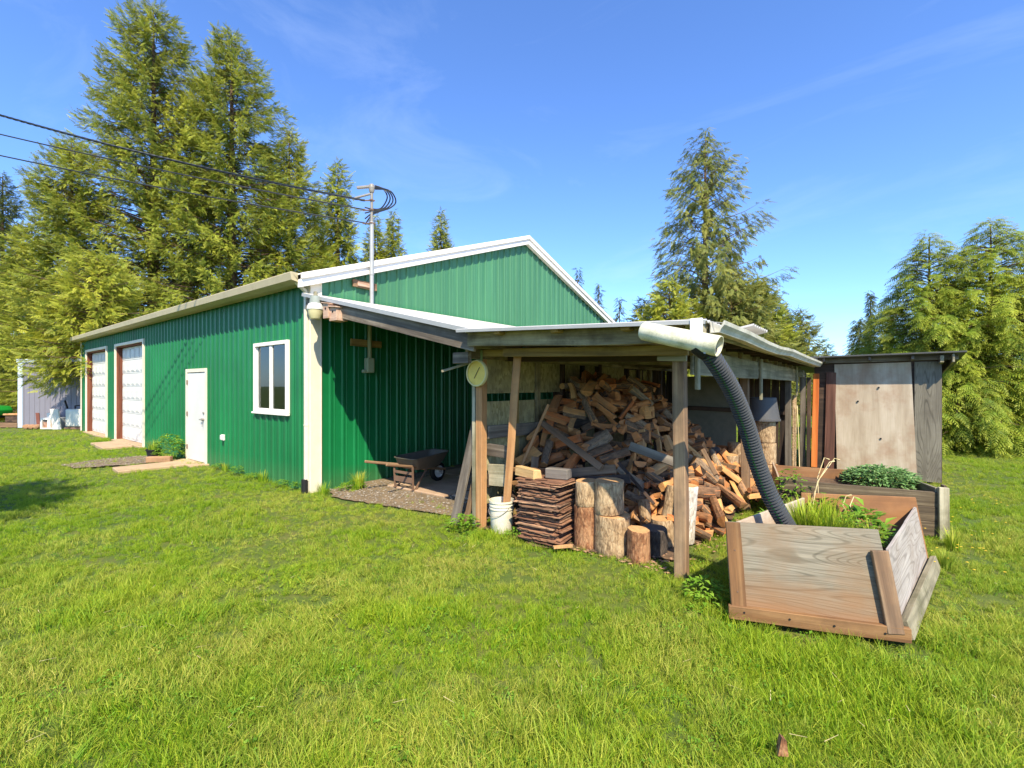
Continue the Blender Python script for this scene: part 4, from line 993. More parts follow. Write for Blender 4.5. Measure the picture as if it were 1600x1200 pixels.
n = len(LY[0]); vs = [p for r_ in rings_ for p in r_]
g.add(vs, [(j*n+i, j*n+(i+1)%n, (j+1)*n+(i+1)%n, (j+1)*n+i) for j in range(len(rings_)-1) for i in range(n)] + [tuple(range(n))[::-1], tuple((len(rings_)-1)*n+i for i in range(n))])
g.build('tray', M['tray'], wb, smooth=True)
for s in (1, -1):
    p0, p1 = MW @ Vector((-1.52, s*.30, .56)), MW @ Vector((.14, s*.10, .235))
    board('handle', p0, p1, .042, .033, M['post_old'], wb, (0,0,1), bevel=.008)
    g = MB(MW); g.bar((-.86,s*.25,.0),(-.88,s*.26,.42),.04,.012, up=(0,1,0)); g.bar((-.90,s*.25,.006),(-.76,s*.25,.006),.04,.012); g.bar((-.80,s*.25,.01),(-.45,s*.19,.35),.035,.01, up=(0,1,0)); g.build('leg', M['rust'], wb)
g = MB(MW); g.bar((-.87,-.25,.17),(-.87,.25,.17),.10,.01, up=(1,0,0)); g.bar((-.875,-.25,.30),(-.875,.25,.30),.05,.01, up=(1,0,0)); g.build('cross_brace', M['rust'], wb)
g = MB(MW); g.bar((-.45,-.17,.325),(-.45,.17,.325),.06,.04); g.bar((-.2,-.15,.30),(-.2,.15,.30),.06,.04); g.build('riser', M['post_old'], wb)
Mwh = MW @ Matrix.Translation((.02,0,.195)) @ Matrix.Rotation(R(90), 4, 'X')
g = MB(Mwh); g.lathe([(.12,-.042),(.17,-.045),(.19,-.03),(.196,0),(.19,.03),(.17,.045),(.12,.042)], 32, caps=False); wo_ = g.build('wheel', M['black'], wb, smooth=True)
g = MB(Mwh); g.lathe([(.022,-.05),(.03,-.03),(.1,-.02),(.122,-.04),(.122,.04),(.1,.02),(.03,.03),(.022,.05)], 32); g.build('rim', M['white'], wo_, smooth=True)
g = MB(MW); g.tube([(.02,-.13,.195),(.02,.13,.195)], .011, 8); g.bar((.02,.12,.15),(.02,.10,.26),.04,.01,up=(1,0,0)); g.bar((.02,-.12,.15),(.02,-.10,.26),.04,.01,up=(1,0,0)); g.build('axle', M['steel'], wb)
pl = thing('pallet', (1.75,3.1,.03), 'weathered wooden pallet on the slab behind the wheelbarrow', 'pallet')
for k in range(7): board('deck_slat', (1.2,2.6+.17*k,.17), (2.4,2.58+.17*k,.17+.004*k), .09, .02, M['grey_wood'], pl, (0,1,0))
for x in (1.25,1.8,2.35): board('stringer', (x,2.55,.09), (x,3.7,.09), .12, .04, M['dark_wood'], pl, (0,0,1))
for k in range(3): tag(board('plank', (1.5,3.3+.1*k,.205+.04*k), (2.75,3.25+.08*k,.205+.04*k), .14, .035, M['dark_wood'], None, (0,1,0)), ['brown plank lying on the pallet, lowest of three', 'brown plank lying on the pallet, middle of three', 'brown plank lying on the pallet, topmost of three'][k], 'plank')
saw = thing('sawbuck', (3.6,.75,0), 'low weathered wooden stand just inside the front left post behind the bucket', 'stand')
for s in (0,1):
    y = .6+.35*s
    board('leg', (3.5,y,0), (3.78,y,.46), .05, .035, M['post_old'], saw, (0,1,0)); board('leg', (3.8,y,0), (3.54,y+.04,.46), .05, .035, M['dark_wood'], saw, (0,1,0))
board('rail', (3.6,.5,.5), (3.75,1.15,.5), .05, .04, M['sill_wood'], saw)
leaner('plank', 'short brown board standing behind the bucket', (3.86,.62,.0), (3.82,.8,.82), .09, .02, M['post_old'], RT)
leaner('plank', 'horizontal brown rail poking out left of the tan block', (3.70,.36,SZ+.035), (4.2,.62,SZ+.035), .05, .03, M['sill_wood'], (0,0,1))
# loose planks lying on the heap
def on_heap(label, x0, y0, d0, x1, y1, d1, w_, t_, m): leaner('plank', label, at(x0, d0, zt(y0, d0)), at(x1, d1, zt(y1, d1)), w_, t_, m, Vector((0,0,1))+RT*.7)
on_heap('long brown plank lying diagonally down the front of the firewood heap', 848, 661, 6.0, 940, 731, 5.25, .075, .045, M['post_old'])
on_heap('grey squared plank lying across the right side of the heap behind the front right post', 984, 697, 5.0, 1066, 727, 4.7, .09, .04, M['grey_wood'])
on_heap('thin dark lath sliding down toward the pale log rounds', 966, 722, 5.35, 1022, 788, 5.0, .035, .02, M['dark_wood'])
on_heap('long rough brown slab lying level along the front foot of the heap', 872, 741, 5.5, 962, 733, 5.25, .10, .04, M['post_old'])
on_heap('dark bark slab under the long rough brown slab at the heap front', 905, 752, 5.3, 985, 748, 5.05, .10, .03, M['dark_wood'])
on_heap('thin brown batten leaning upright on the right flank of the firewood heap', 1098, 702, 5.75, 1119, 742, 5.5, .05, .03, M['post_old'])
# ------------------------------------------------------------------ by the barn wall and far left
pc = at(240, 10.75); pc.z = 0
pt = thing('plant_pot', pc, 'black plastic nursery pot with grassy tufts by the barn wall', 'plant pot')
g = MB(Matrix.Translation(pc)); g.lathe([(.10,0),(.135,.22),(.15,.22),(.15,.25),(.135,.25),(.125,.2),(.0,.19)], 24); g.build('pot', M['black'], pt, smooth=True)
bc = at(249, 10.45); g = MB(Matrix.Translation((bc.x,bc.y,0)) @ Matrix.Rotation(R(50), 4, 'Z')); g.box(-.24,.24,-.07,.07,0,.13)
tag(g.build('stone_block', M['brick'], None, bevel=.012, rough=.004), 'tan stone block lying beside the black nursery pot', 'stone block')
ML = Matrix.Translation(at(30, 19)) @ Matrix.Rotation(HEAD, 4, 'Z')
sh = thing('garden_shed', at(80, 19), 'lavender grey sided shed with pale blue corner trim beyond the end of the barn', 'shed')
g = MB(ML); vs = []; pts = []
x = .0
while x < 3.9:
    for e, h in ((0,0),(.19,0),(.194,.012),(.206,.012)): pts.append((x+e, h))
    x += .21
for px_, h in pts: vs += [(px_, h, 0), (px_, h, 2.62)]
g.add(vs, [(2*i, 2*i+2, 2*i+3, 2*i+1) for i in range(len(pts)-1)])
g.box(.0, .02, .02, 3, 0, 2.62); g.box(3.88, 3.9, .02, 3, 0, 2.62); g.box(.03, 3.87, 2.97, 3, 0, 2.62); g.build('wall', M['lav'], sh)
g = MB(ML); g.box(-.03,.16,-.03,-.001,0,2.66); g.box(-.03,-.001,0,.14,0,2.66); g.box(-.06,3.96,-.05,-.031,2.62,2.73); g.build('trim', M['lavtrim'], sh)
g = MB(ML); g.prism([(-.06,2.70),(3.1,2.9),(3.1,2.95),(-.06,2.75)], -.06, 3.96, 'x'); g.build('roof', M['lavtrim'], sh)
def loc(px, d, w_, h_, dep, name, label, m, cat, lean_=0, dz=0):
    c = at(px, d); Mx = Matrix.Translation((c.x,c.y,dz)) @ Matrix.Rotation(HEAD, 4, 'Z') @ Matrix.Rotation(-lean_, 4, 'X'); g = MB(Mx); return g, Mx, c
g, Mx, c = loc(77, 18.3, 0,0,0,'','',None,'')
cb = thing('cabinet', c, 'low white cabinet carcass with two dark openings in front of the lavender shed', 'cabinet')
g.box(-.36,.34,0,.4,0,.05); g.box(-.36,.34,0,.4,.36,.44); 
for x0, x1 in ((-.36,-.28),(-.08,.04),(.26,.34)): g.box(x0,x1,0,.4,.05,.36)
g.box(-.28,.26,.36,.4,.05,.36); g.build('carcass', M['white'], cb, bevel=.004)
g = MB(Mx); g.box(-.28,-.08,.05,.34,.05,.28); g.box(.04,.26,.05,.34,.05,.30); g.build('contents', M['birdwood'], cb)
g = MB(Mx); g.box(-.2,.05,.1,.3,.441,.62); tag(g.build('carton', M['white'], None, bevel=.006), 'small white carton on top of the low white cabinet', 'carton')
g, Mx, c = loc(88.5, 18.15, 0,0,0,'','',None,'',R(-8)); g.box(-.16,.16,0,.05,0,.80); tag(g.build('panel', M['white'], None, bevel=.006, frame=Mx), 'tall white board leaning beside the low white cabinet', 'panel')
g, Mx, c = loc(60.5, 18.6, 0,0,0,'','',None,'',R(-6)); g.box(-.07,.07,0,.03,0,.62); tag(g.build('plank', M['terracotta'], None, bevel=.004, frame=Mx), 'short rust red board leaning on the lavender shed', 'plank')
g, Mx, c = loc(51, 18.5, 0,0,0,'','',None,'');
for k in range(3):
    g = MB(Mx @ Matrix.Translation((-.25+.2*k,0,0))); g.lathe([(.09,0),(.12,.06),(.1,.14),(.03,.17)], 9); o = g.build('rock', M['brick'], None, rough=.03); tag(o, 'small brown rock at the foot of the lavender shed', 'rock', 'rocks by the lavender shed')
c = at(114, 18.2); tk = thing('water_tank', c, 'white plastic water tank with valve on top between barn and lavender shed', 'tank'); Mx = Matrix.Translation(c) @ Matrix.Rotation(HEAD, 4, 'Z')
g = MB(Mx); g.box(-.32,.36,0,.7,.10,.78); g.build('body', M['tank'], tk, bevel=.07, seg=3, smooth=True)
g = MB(Mx); g.box(-.34,.38,-.01,.72,0,.08); g.build('base', M['rust'], tk, bevel=.01)
g = MB(Mx); g.tube([(-.1,.2,.77),(-.1,.2,.9),(.1,.2,.92),(.3,.2,.86)], .025, 8); g.tube([(-.3,.1,.8),(-.36,.05,1.12)], .03, 8); g.lathe([(.06,.77),(.06,.84)], 12, c=(.15,.3,0)); g.build('valve', M['black'], tk)
c = at(-14, 21); mw = thing('ride_on_mower', c, 'green ride-on mower with yellow seat at the far left edge', 'mower'); Mx = Matrix.Translation(c) @ Matrix.Rotation(HEAD+R(-12), 4, 'Z')
g = MB(Mx); g.prism([(-.3,.4),(.85,.38),(.9,.62),(.75,.78),(-.3,.86)], -.26, .26, 'y'); g.build('hood', M['mower'], mw, bevel=.05, seg=3, smooth=True)
g = MB(Mx); g.box(-1.0,.8,-.22,.22,.28,.4); g.box(-1.05,-.3,-.4,.4,.42,.52); g.build('chassis', M['black'], mw, bevel=.02)
g = MB(Mx); g.box(-.85,-.4,-.22,.22,.6,.7); g.box(-.9,-.8,-.22,.22,.7,1.05); g.build('seat', M['yellow'], mw, bevel=.03, seg=2)
g = MB(Mx); g.tube([(-.2,0,.8),(-.36,0,1.02)], .02, 8); g.lathe([(.15,1.02),(.17,1.03),(.15,1.04)], 20, c=(-.36,0,0)); g.build('steering_wheel', M['black'], mw)
g = MB(Mx); g.box(-.2,.5,-.5,.5,.14,.28); g.build('deck', M['yellow'], mw, bevel=.04)
for x, y, r_ in ((.62,.36,.2),(.62,-.36,.2),(-.72,.42,.27),(-.72,-.42,.27)):
    g = MB(Mx @ Matrix.Translation((x,y,r_)) @ Matrix.Rotation(R(90),4,'X')); g.lathe([(r_*.55,-.08),(r_*.95,-.08),(r_,0),(r_*.95,.08),(r_*.55,.08)], 24, caps=False); wq = g.build('wheel', M['black'], mw, smooth=True)
    g = MB(Mx @ Matrix.Translation((x,y,r_)) @ Matrix.Rotation(R(90),4,'X')); g.lathe([(.02,-.07),(r_*.56,-.06),(r_*.56,.06),(.02,.07)], 20); g.build('rim', M['yellow'], wq)
g, Mx, c = loc(4, 19.3, 0,0,0,'','',None,''); tag(board('timber', at(-60,19.3,.10), at(29,19.0,.10), .18, .14, M['post_old'], None), 'long tan timber lying on the ground at the far left', 'timber')
c = at(18, 20.0); tr_ = thing('trailer_crate', c, 'low dark crate with a tan lid behind the long tan timber', 'crate'); Mx = Matrix.Translation(c) @ Matrix.Rotation(HEAD, 4, 'Z')
g = MB(Mx); g.box(-.3,.32,0,.5,.12,.42); g.build('box', M['dark_wood'], tr_, bevel=.03); g = MB(Mx); g.box(-.35,.37,-.04,.54,.421,.50); g.build('lid', M['post_new'], tr_, bevel=.02)
g = MB(Mx); g.box(-.28,-.2,.0,.5,0,.12); g.box(.2,.28,.0,.5,0,.12); g.build('foot', M['black'], tr_)
c = at(27, 19.6); g = MB(); g.tube([(c.x,c.y,0),(c.x-.12,c.y+.05,1.15)], .014, 6); tag(g.build('stick', M['grey_wood'], None), 'thin stick poking up by the corner of the lavender shed', 'stick')
c = at(1222, 2.16); Mx = Matrix.Translation((c.x,c.y,.015)) @ Matrix.Rotation(.6,4,'Z'); g = MB(Mx); g.prism([(-.025,0),(.022,0),(.012,.07),(-.008,.085)], -.014, .014, 'y'); tag(g.build('wood_chip', M['bark_red'], None, frame=Mx, rough=.004), 'small reddish wood chip in the foreground grass', 'wood chip')
c = at(895, 4.9); Mx = Matrix.Translation((c.x-.05,c.y-.12,.04)) @ Matrix.Rotation(.9,4,'Z'); g = MB(Mx); g.box(-.1,.1,-.025,.025,0,.02); tag(g.build('wood_chip', M['end'], None, frame=Mx, rough=.004), 'pale wood chip in the grass before the reddish bark round', 'wood chip')
# ------------------------------------------------------------------ foliage: fronds of many leaf-sized faces
def frond(n, length, width, ang, droop, seed, tipn=True):
    rg = np.random.RandomState(seed); V = []; F = []; T = []
    def leaflet(p, d, L_, w_, t):
        d = d/np.linalg.norm(d); s = np.cross(d, [0,0,1.0]); s /= np.linalg.norm(s)+1e-9
        b = len(V); V.extend([p, p+d*L_*.45+s*w_, p+d*L_ + np.array([0,0,-.15*L_]), p+d*L_*.45-s*w_]); F.append((b,b+1,b+2,b+3)); T.extend([t*.6, t*.8, min(1,t+.35), t*.8])
    for i in range(n):
        t = .06 + .9*i/n; p = np.array([t, 0, -droop*t*t]); sg = 1 if i % 2 else -1
        a = math.radians(ang*(1-.35*t))
        L_ = length*(1-.72*t)*(.8+.4*rg.rand())
        leaflet(p, np.array([math.cos(a), sg*math.sin(a), -.1-.3*rg.rand()]), L_, width*(1-.4*t), t)
    leaflet(np.array([.86,0,-droop*.74]), np.array([1,0,-.4]), .22, width*.7, .9)
    # stem
    b = len(V); V.extend([np.array([0,.008,0]), np.array([.9,.004,-droop*.8]), np.array([.9,-.004,-droop*.8]), np.array([0,-.008,0])]); F.append((b,b+1,b+2,b+3)); T.extend([0,.3,.3,0])
    return np.array(V), np.array(F), np.array(T)
def scatter(base, P, X, Nn, scl, tint):
    """copy a frond to points P with axis X and approximate normal Nn"""
    V0, F0, T0 = base; k = len(V0); n = len(P)
    X = X/np.linalg.norm(X, axis=1, keepdims=True); Y = np.cross(Nn, X); Y /= np.linalg.norm(Y, axis=1, keepdims=True)+1e-9; Z = np.cross(X, Y)
    V = P[:,None,:] + scl[:,None,None]*(V0[None,:,0:1]*X[:,None,:] + V0[None,:,1:2]*Y[:,None,:] + V0[None,:,2:3]*Z[:,None,:])
    F = (F0[None] + (np.arange(n)*k)[:,None,None]).reshape(-1, 4)
    return V.reshape(-1,3), F, np.repeat(tint, k), np.tile(T0, n)
FR_CEDAR = [frond(10, .46, .05, 32, .22, s) for s in (1,2)]
FR_HEM = [frond(13, .40, .034, 55, .18, s) for s in (3,4)]
def tree(label, px, d, ytop, hwpx, style, seed, z0=.4, dens=1.0, fl=.34, pw=.6, gap=.3, tw=1.0, mat=None, lean_=0.0, name='conifer', group='conifers behind the barn', low=1.0):
    rs = np.random.RandomState(seed); c = at(px, d); H = zt(ytop, d); Rm = hwpx/738*d
    root = thing(name, c, label, 'tree', group)
    tk_ = MB(); rb = .018*H*tw; tp = [Vector((c.x+lean_*t*t*H, c.y, H*t*.99-.1)) for t in np.linspace(0, 1, 9)]; tk_.tube(tp, [rb*(1-.97*t)+.008 for t in np.linspace(0,1,9)], 9)
    nl = int(H*dens*{'cedar':20,'hem':17,'sparse':12}[style]); Ps, Xs, Ns, Ss, Ts = [], [], [], [], []
    ph = rs.rand(6)*6.28
    for i in range(nl):
        t = (i+rs.rand())/nl; t = t**.88; z = z0 + (H-z0)*t
        az = i*2.39996 + rs.uniform(-.5,.5)
        lump = 1.05 + .15*math.sin(3*az+ph[0]+z*.5) + .13*math.sin(z*1.3+ph[1]) * (1-t) + .12*math.sin(5*az+z*1.1+ph[2])
        prof = (1-t)**pw * (1 if t > .12 else low + (1-low)*t/.12)
        r = max(.12, Rm*prof*lump*rs.uniform(.74,1.1))
        if rs.rand() < gap*.35: r *= .45
        up = {'cedar': .12+.5*t, 'hem': .30+.35*t, 'sparse': .22+.45*t}[style]; dr = {'cedar': .36, 'hem': .42, 'sparse': .30}[style]
        o = np.array([c.x+lean_*t*t*H, c.y, z]); dv = np.array([math.cos(az), math.sin(az), 0.0]); sv = np.array([-dv[1], dv[0], 0.0])
        curve = lambda s: o + dv*(r*s) + np.array([0,0, r*(up*s - dr*s*s + (.22*s**4 if style != 'hem' else 0))]) + sv*(r*.12*math.sin(2.2*s+ph[3]+i))
        if r > .5: tk_.tube([Vector(curve(s)) for s in (0,.35,.7,.95)], [.012+.011*r*(1-.6*t), .01+.006*r, .006+.003*r, .004], 4, caps=False)
        fs_ = fl*(.65+.35*min(1, r/1.5))
        m = max(3, int(r*{'cedar':25,'hem':24,'sparse':16}[style]/fl*.5))
        lt = rs.rand()
        for k in range(m):
            s = 1.02*((k+.3+.7*rs.rand())/m)**.62
            if s < .16 and r > 1: continue
            p = curve(s); tg = curve(min(1.1, s+.06))-p; tg /= np.linalg.norm(tg)+1e-9
            sg = 1 if rs.rand() < .5 else -1; q = rs.rand()
            if style == 'hem':
                X = tg*(.55+.5*q) + sv*sg*(.9-.5*s) + np.array([0,0,.15-.6*rs.rand()]); Nn = np.array([0,0,1.0]) + rs.normal(0,.42,3)
            elif style == 'cedar':
                X = tg*(.5+.5*q) + sv*sg*(.75*rs.rand()) + np.array([0,0,.12-.95*rs.rand()]); Nn = dv*.6 + np.array([0,0,.7]) + rs.normal(0,.45,3)
                if s > .93: X = tg*.6 + sv*sg*.45*rs.rand() + np.array([0,0,.25-.6*rs.rand()])
            else:
                X = tg*(.5+.4*q) + sv*sg*.6*rs.rand() + np.array([0,0,-.45-.5*rs.rand()]); Nn = dv*.4 + np.array([0,0,.8]) + rs.normal(0,.5,3)
            if style != 'hem': p = p + np.array([0,0,-rs.rand()**1.2*min(.6, .2+.16*r)])
            if style == 'hem': p = p + np.array([0,0,.12-.5*rs.rand()])*min(1, .4*r+.2)
            Ps.append(p + rs.normal(0, .05*fl+.02*r, 3)); Xs.append(X); Ns.append(Nn); Ss.append(fs_*rs.uniform(.65,1.25)*(1.1 if s > .4 else .85)); Ts.append(min(1, max(0, .55*lt+.45*rs.rand())))
    tk_.build('trunk', M['trunk'], root, smooth=True)
    Ps, Xs, Ns, Ss, Ts = map(np.array, (Ps, Xs, Ns, Ss, Ts)); Vs, Fs, A, B, off = [], [], [], [], 0
    bases = FR_HEM if style == 'hem' else FR_CEDAR; pick = rs.randint(0, 2, len(Ps))
    for bi in (0, 1):
        mk = pick == bi
        V, F, ti, tpv = scatter(bases[bi], Ps[mk], Xs[mk], Ns[mk], Ss[mk], Ts[mk]); Vs.append(V); Fs.append(F+off); A.append(ti); B.append(tpv); off += len(V)
    me = np_mesh('crown', np.concatenate(Vs) - np.array(c), np.concatenate(Fs), M[mat or {'cedar':'cedar','hem':'hem','sparse':'sparse'}[style]], {'tint': ('FLOAT', np.concatenate(A)), 'tip': ('FLOAT', np.concatenate(B))})
    put('crown', me, root, Matrix.Translation(c))
    return root
G1, G2 = 'conifers behind the barn', 'feathery conifers beyond the plywood shed'
tree('tallest cedar with drooping olive green branches, its tip touching the top of the picture', 240, 26, 6, 158, 'cedar', 11, pw=.60)
tree('second tallest cedar with drooping branches, just right of the tallest', 362, 27, 46, 140, 'cedar', 12, pw=.6)
tree('mid height dense cedar standing right of the second tallest', 452, 30, 196, 98, 'cedar', 13, pw=.6, mat='cedar2')
tree('slim airy conifer behind the mast, left of its weatherhead', 528, 34, 250, 48, 'cedar', 14, fl=.75, dens=.7, pw=.6)
tree('round topped cedar left of the tallest, above the lavender shed', 112, 24, 216, 95, 'cedar', 15, pw=.55)
tree('dark conifer at the far left edge of the picture', 4, 30, 268, 62, 'cedar', 16, mat='dark')
tree('low olive cedar filling the gap above the lavender shed roof', 50, 25.5, 345, 85, 'cedar', 17, pw=.6)
tree('low bright cedar whose branches hang over the lavender shed roof', 152, 18.9, 395, 82, 'cedar', 18, z0=1.9, pw=.5, mat='cedar2', dens=1.1)
tree('thin small conifer right of the mast, nearer one', 586, 36, 332, 30, 'cedar', 19, fl=.5, z0=2)
tree('thin small conifer right of the mast, farther one', 614, 36, 328, 34, 'cedar', 20, fl=.5, z0=2)
tree('lone small conifer tip above the white rake', 689, 38, 328, 32, 'cedar', 21, fl=.5, z0=2)
tree('short conifer between the mid height cedar and the mast', 492, 33, 300, 50, 'cedar', 22, pw=.7)
tree('tall airy conifer with sky showing through, behind the woodshed roof', 1102, 30, 200, 128, 'sparse', 31, z0=1.0, fl=.5, pw=.7, dens=1.05, gap=.5, group='conifers behind the woodshed')
G3 = 'conifers behind the woodshed'
for k, (px, d, y, hw, st, mt, lab) in enumerate([
    (1046, 27, 432, 82, 'cedar', 'cedar2', 'bushy bright conifer at the left foot of the tall airy one'),
    (1142, 28, 412, 100, 'cedar', 'sparse', 'bushy olive conifer at the right foot of the tall airy one'),
    (1184, 30, 428, 78, 'cedar', 'cedar', 'low olive conifer right behind the raised roof sheet'),
    (1216, 32, 466, 46, 'cedar', 'dark', 'pointed dark conifer, second from the right end of the row'),
    (1250, 32, 480, 48, 'cedar', 'sparse', 'pointed olive conifer at the right end of the row behind the woodshed'),
    (1292, 36, 537, 16, 'cedar', 'dark', 'tiny far conifer tip just left of the plywood shed roof'),
    (1002, 34, 466, 40, 'cedar', 'dark', 'low conifer just left of the tall airy one'),
    (968, 36, 464, 18, 'sparse', 'dark', 'small far conifer tip over the right end of the rake'),
    (936, 36, 443, 16, 'sparse', 'dark', 'small far conifer tip rising just past the sloping rake'),
    (903, 40, 418, 18, 'sparse', 'dark', 'far conifer barely peeking over the right rake')]):
    tree(lab, px, d, y, hw, st, 40+k, mat=mt, group=G3, pw=.7, fl=.5 if d < 33 else .6)
tree('feathery bright conifer, left one of the two tall ones beyond the plywood shed', 1452, 13.4, 362, 122, 'hem', 61, fl=.38, pw=.72, dens=1.7, group=G2, z0=.25, low=.7)
tree('feathery bright conifer, right and taller one beyond the plywood shed', 1548, 13.0, 340, 150, 'hem', 62, fl=.39, pw=.72, dens=1.7, group=G2, z0=.25, low=.7)
tree('feathery conifer cut off by the right edge of the picture', 1655, 13.6, 388, 150, 'hem', 63, fl=.4, pw=.7, dens=1.6, group=G2, z0=.2, low=.7)
tree('lower feathery conifer peeking over the plywood shed roof', 1392, 15.5, 470, 66, 'hem', 64, fl=.4, pw=.6, dens=1.6, group=G2)
tree('low bushy conifer filling the hedge between the two tall feathery ones', 1500, 12.6, 530, 95, 'hem', 65, fl=.36, pw=.5, dens=2.0, group=G2, z0=.2)
tree('low bushy conifer at the right foot of the taller feathery one', 1592, 12.4, 600, 62, 'hem', 66, fl=.34, pw=.5, dens=2.2, group=G2, z0=.15)
tree('dark narrow spire of a young tree above the plywood shed roof', 1360, 24, 455, 7, 'sparse', 67, fl=.3, pw=.35, dens=3.0, mat='dark', group=G2, z0=3)
tree('short dark spire left of the narrow one above the plywood shed roof', 1342, 24, 498, 15, 'sparse', 68, fl=.45, pw=.6, dens=2.0, mat='dark', group=G2, z0=3)
tree('young conifer out on the left of the lawn that shades the grass there', -950, 3.0, -500, 330, 'cedar', 69, z0=2.0, group='conifers on the lawn')
# ------------------------------------------------------------------ broad-leaved weeds, herbs and tall grass
def leafmesh(n, h, r, lw, ll, seed, mat, upr=.5, blades=False):
    rs = np.random.RandomState(seed); V, F, A, B = [], [], [], []
    for i in range(n):
        a = rs.rand()*6.28; q = rs.rand()**.5*r; t = rs.rand()
        if blades:
            p = np.array([q*math.cos(a)*.6, q*math.sin(a)*.6, 0.0]); L_ = h*(.55+.5*t); o_ = np.array([math.cos(a), math.sin(a), 0])*(.15+.5*rs.rand()); s = np.array([-math.sin(a), math.cos(a), 0])*lw
            pr = None
            for k in range(5):
                u = k/4; c_ = p + np.array([0,0,L_*u*(1-.22*u*np.linalg.norm(o_))]) + o_*L_*.7*u*u; w_ = s*(1-u**1.6)*(.5+.5*min(1,u*4)) + s*.02
                V += [c_-w_, c_+w_]; A += [t,t]; B += [u*.7]*2
                if k: b = len(V)-4; F.append((b,b+1,b+3,b+2))
        else:
            z = h*(.12+.88*rs.rand()**.8); sc_ = 1-.25*z/h
            p = np.array([q*math.cos(a)*sc_, q*math.sin(a)*sc_, z*(1-.35*(q/r)**2)]); d_ = np.array([math.cos(a+rs.normal(0,.7)), math.sin(a+rs.normal(0,.7)), upr*rs.uniform(-.3,1)]); d_ /= np.linalg.norm(d_)
            s = np.cross(d_, [0,0,1.0]); s /= np.linalg.norm(s)+1e-9; s = s*lw*(.6+.6*rs.rand()); L_ = ll*(.6+.7*rs.rand()); up = np.cross(s, d_); up = up/np.linalg.norm(up)*L_*.12
            b = len(V); V += [p, p+d_*L_*.45+s+up, p+d_*L_*.5, p+d_*L_*.45-s+up, p+d_*L_-up]; A += [t]*5; B += [.1,.4,.2,.4,.6]
            F += [(b,b+2,b+1,b+1), (b,b+3,b+2,b+2), (b+1,b+2,b+4,b+4), (b+2,b+3,b+4,b+4)]
    V = np.array(V); F = np.array(F)
    if not blades: F = F[:, :3]
    return np_mesh('leaves', V, F, M[mat], {'tint': ('FLOAT', np.array(A, float)), 'tip': ('FLOAT', np.array(B, float))})
def plant(name, label, p, me, cat, group=None, rz=0, s=1.0):
    o = put(name, me, None, Matrix.Translation(p) @ Matrix.Rotation(rz, 4, 'Z') @ Matrix.Scale(s, 4)); tag(o, label, cat, group); return o
H1 = leafmesh(1500, .27, .44, .02, .075, 1, 'herb', .6)
hc = at(1376, 6.05, .40); plant('herb_clump', 'dense grey green herb mound growing in the dark weathered planter', hc, H1, 'herb')
TG = leafmesh(120, .40, .20, .0075, 0, 2, 'grass', blades=True); TG2 = leafmesh(70, .30, .18, .006, 0, 3, 'grass', blades=True)
for k, (px, d, s, lab) in enumerate([(1262,4.15,.95,'tall grass clump beside the hose end in the grey planter'),(1296,4.0,.9,'tall grass clump in the middle of the grey planter'),(1322,3.95,.75,'grass clump right of the middle one in the grey planter'),(1246,4.5,.7,'grass clump at the back left of the grey planter'),(1285,4.45,.8,'pale grass clump behind the middle one in the grey planter'),(1360,3.85,.6,'small grass clump near the batten end of the grey planter')]):
    plant('grass_clump', lab, at(px, d, .37), TG, 'grass', 'grass clumps in the grey planter', k*1.3, s)
WD = leafmesh(60, .28, .16, .024, .11, 4, 'weed', .9); WD2 = leafmesh(130, .20, .22, .02, .07, 5, 'weed', .4); WD3 = leafmesh(220, .55, .22, .018, .09, 6, 'weed', .3)
plant('weed_plant', 'broad leaved weed with a pointed leaf rosette in the grey planter', at(1352, 4.15, .37), WD, 'weed')
plant('weed_plant', 'low spreading weed at the right end of the grey planter', at(1350, 3.9, .36), WD2, 'weed', None, 4, .8)
plant('weed_plant', 'low spreading weed at the back of the grey planter', at(1310, 4.7, .36), WD2, 'weed', None, 2, 1.2)
plant('weed_plant', 'low weed mat in the right half of the grey planter', at(1350, 4.0, .37), WD2, 'weed', None, 3, 1.1)
plant('weed_plant', 'bushy weed behind the hose against the dark planter', at(1236, 5.9, .1), WD3, 'weed')
plant('weed_plant', 'thin weed between the hose and the woodshed post', at(1222, 5.4, .0), WD2, 'weed', None, 1, 1.4)
plant('weed_plant', 'dark leaved weed in the shade left of the grey planter', at(1100, 3.75, .0), WD2, 'weed', None, 1, .8)
plant('weed_plant', 'small weed with serrated leaves at the foot of the leaning plank', at(722, 5.55, .0), WD2, 'weed', None, 0, .9)
plant('weed_plant', 'weed at the foot of the white bucket, on its right', at(806, 5.25, .0), WD2, 'weed', None, 0, .6)
plant('shrub', 'bushy nettle like shrub against the barn wall beside the black pot', at(264, 10.75, .0), leafmesh(420, .62, .3, .022, .1, 7, 'weed', .3), 'shrub')
plant('grass_clump', 'wispy grass growing out of the black nursery pot', at(240, 10.75, .19), TG2, 'grass', None, 0, 1.1)
wl = [(340,9.6),(352,9.35),(372,9.0),(395,8.5),(410,8.3),(440,7.9),(467,7.7),(505,7.3),(540,7.6),(556,7.7)]
for k, (px, d) in enumerate(wl):
    plant('weed_clump', 'small tuft of weeds at the foot of the green barn wall', at(px, d+.05, .0), [WD2, TG2, WD2][k % 3], 'weeds', 'weeds along the barn wall', k*1.7, .55+.3*((k*7) % 5)/5)
plant('grass_clump', 'arching grass clump at the edge of the gravel by the gable wall', at(560, 7.75, .0), TG, 'grass', None, 0, .8)
plant('grass_clump', 'tall blade grass leaning on the right end of the dark planter', at(1490, 4.9, .0), TG, 'grass', None, 0, .6)
plant('grass_clump', 'tall blade grass beside the right side of the grey planter', at(1478, 4.4, .0), TG, 'grass', None, 2, .5)
